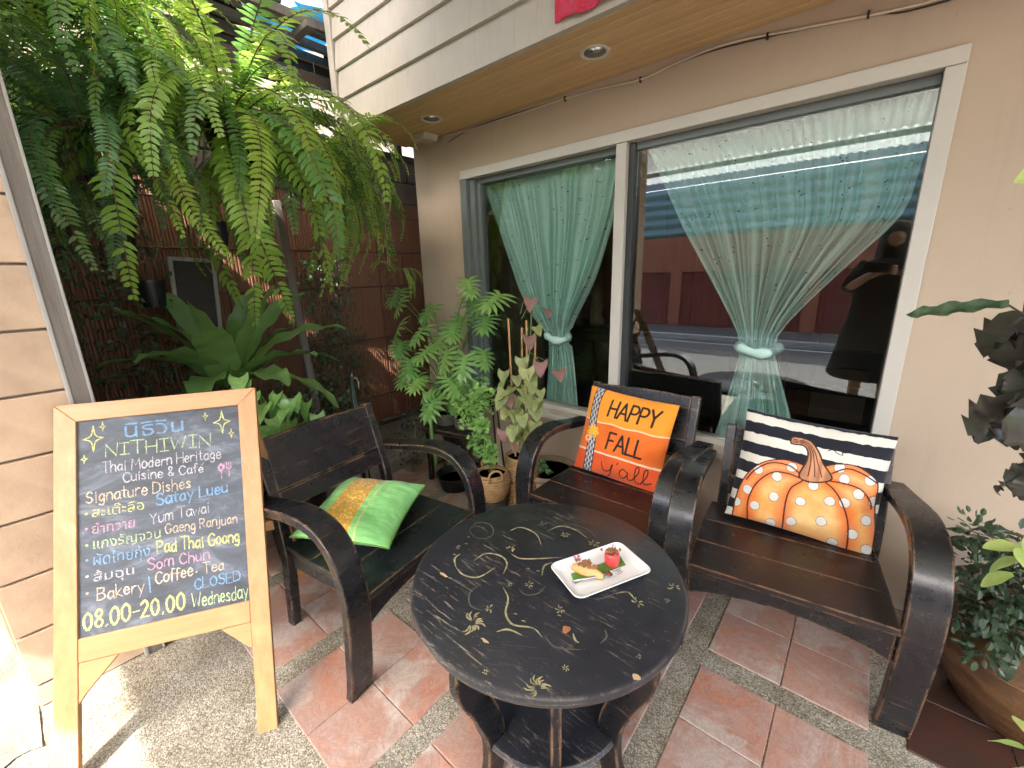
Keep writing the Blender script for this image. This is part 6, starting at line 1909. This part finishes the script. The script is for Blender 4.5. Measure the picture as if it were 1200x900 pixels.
for (x, y, z, ry, az) in ((0, 0, .30, -.9, 170), (-.01, .02, .26, -.2, 200), (.02, -.01, .24, -1.2, 150), (.01, .03, .22, .3, 220)):
    o = link('leaf', ll_[0], None, lp3); o.location = (x, y, z); o.rotation_euler = (R(60), ry, R(az)); o.scale = (.8,) * 3
g = MB(); g.tube([(.03, .02, -.2), (.02, .01, .1), (0, 0, .3)], .004, 5); g.build('stem', 'stem', lp3)

# ================================================================== PHOTOGRAPHER (behind the camera, mirrored in the window)
pp = thing('person', 'person in black clothes holding up a phone, mirrored in the right window pane', 'person', (0.09, -0.46, 0), R(0))
def skin_body(verts, edges, radii, mt, nm, root=0, sub=2):
    me = bpy.data.meshes.new(nm); me.from_pydata(verts, edges, []); me.update()
    o = link(nm, me, mt, pp)
    md = o.modifiers.new('skin', 'SKIN'); md.use_smooth_shade = True
    sv = me.skin_vertices[0].data
    for i, r_ in enumerate(radii):
        sv[i].radius = r_ if isinstance(r_, tuple) else (r_, r_); sv[i].use_root = i == root
    s_ = o.modifiers.new('sub', 'SUBSURF'); s_.levels = sub; s_.render_levels = sub
    return o
V = [(0, 0, .92), (0, 0, 1.08), (0, .0, 1.25), (0, .0, 1.40), (0, 0.01, 1.47), (0, .02, 1.53), (0, .025, 1.60), (0, .02, 1.68),
     (-.17, .0, 1.40), (-.25, .12, 1.22), (-.13, .33, 1.32), (-.085, .385, 1.345),
     (.17, .0, 1.40), (.25, .12, 1.22), (.12, .33, 1.32), (.04, .385, 1.345),
     (-.09, 0, .88), (-.10, .02, .5), (-.10, 0, .09), (-.10, .1, .04), (.09, 0, .88), (.10, .02, .5), (.10, 0, .09), (.10, .1, .04)]
Ed = [(0, 1), (1, 2), (2, 3), (3, 4), (4, 5), (5, 6), (6, 7), (3, 8), (8, 9), (9, 10), (10, 11), (3, 12), (12, 13), (13, 14), (14, 15), (0, 16), (16, 17), (17, 18), (18, 19), (0, 20), (20, 21), (21, 22), (22, 23)]
Rd = [(.15, .11), (.13, .1), (.15, .11), (.12, .09), .052, .06, (.075, .09), (.065, .08), .058, .042, .03, .03, .058, .042, .03, .03, .085, .055, .038, .035, .085, .055, .038, .035]
skin_body(V, Ed, Rd, 'skin', 'body')
# dress and hair over the body
g = MB(); g.lathe([(.27, .42), (.3, .45), (.26, .7), (.23, .92), (.205, 1.08), (.21, 1.25), (.2, 1.36), (.14, 1.45), (.07, 1.47)], 28, close=True)
g.v = [(x * 1.1, y * .8, z) for x, y, z in g.v]; g.build('dress', 'black_cloth', pp, smooth=True)
for sg in (-1, 1):
    g = MB(); g.tube([(sg * .15, 0, 1.4), (sg * .22, .05, 1.3), (sg * .255, .12, 1.215)], [.075, .066, .058], 12); g.build('sleeve', 'black_cloth', pp, smooth=True)
    for k in range(4):
        g = MB(); x = sg * .045 - .02; g.tube([(x - sg * .0, .39, 1.33 + k * .019), (x - sg * .02, .425, 1.335 + k * .019), (x - sg * .045, .43, 1.34 + k * .018)], [.009, .0085, .0075], 6); g.build('finger', 'skin', pp, smooth=True)
    g = MB(); g.tube([(sg * .045 - .02, .385, 1.35), (sg * .03 - .02, .40, 1.40)], [.01, .009], 6); g.build('thumb', 'skin', pp, smooth=True)
g = MB(); g.lathe([(0, 1.2), (.09, 1.22), (.12, 1.34), (.125, 1.46), (.118, 1.58), (.108, 1.67), (.075, 1.735), (0, 1.76)], 24, c=(0, -.035, 0))
g.build('hair', 'hair', pp, smooth=True)
tag(MB().box((-.01, -0.022, 1.385), (.155, .008, .075)).build('phone', 'interior_dark', bev=.003), 'black phone held up at arm height behind the view, seen only mirrored', 'phone')
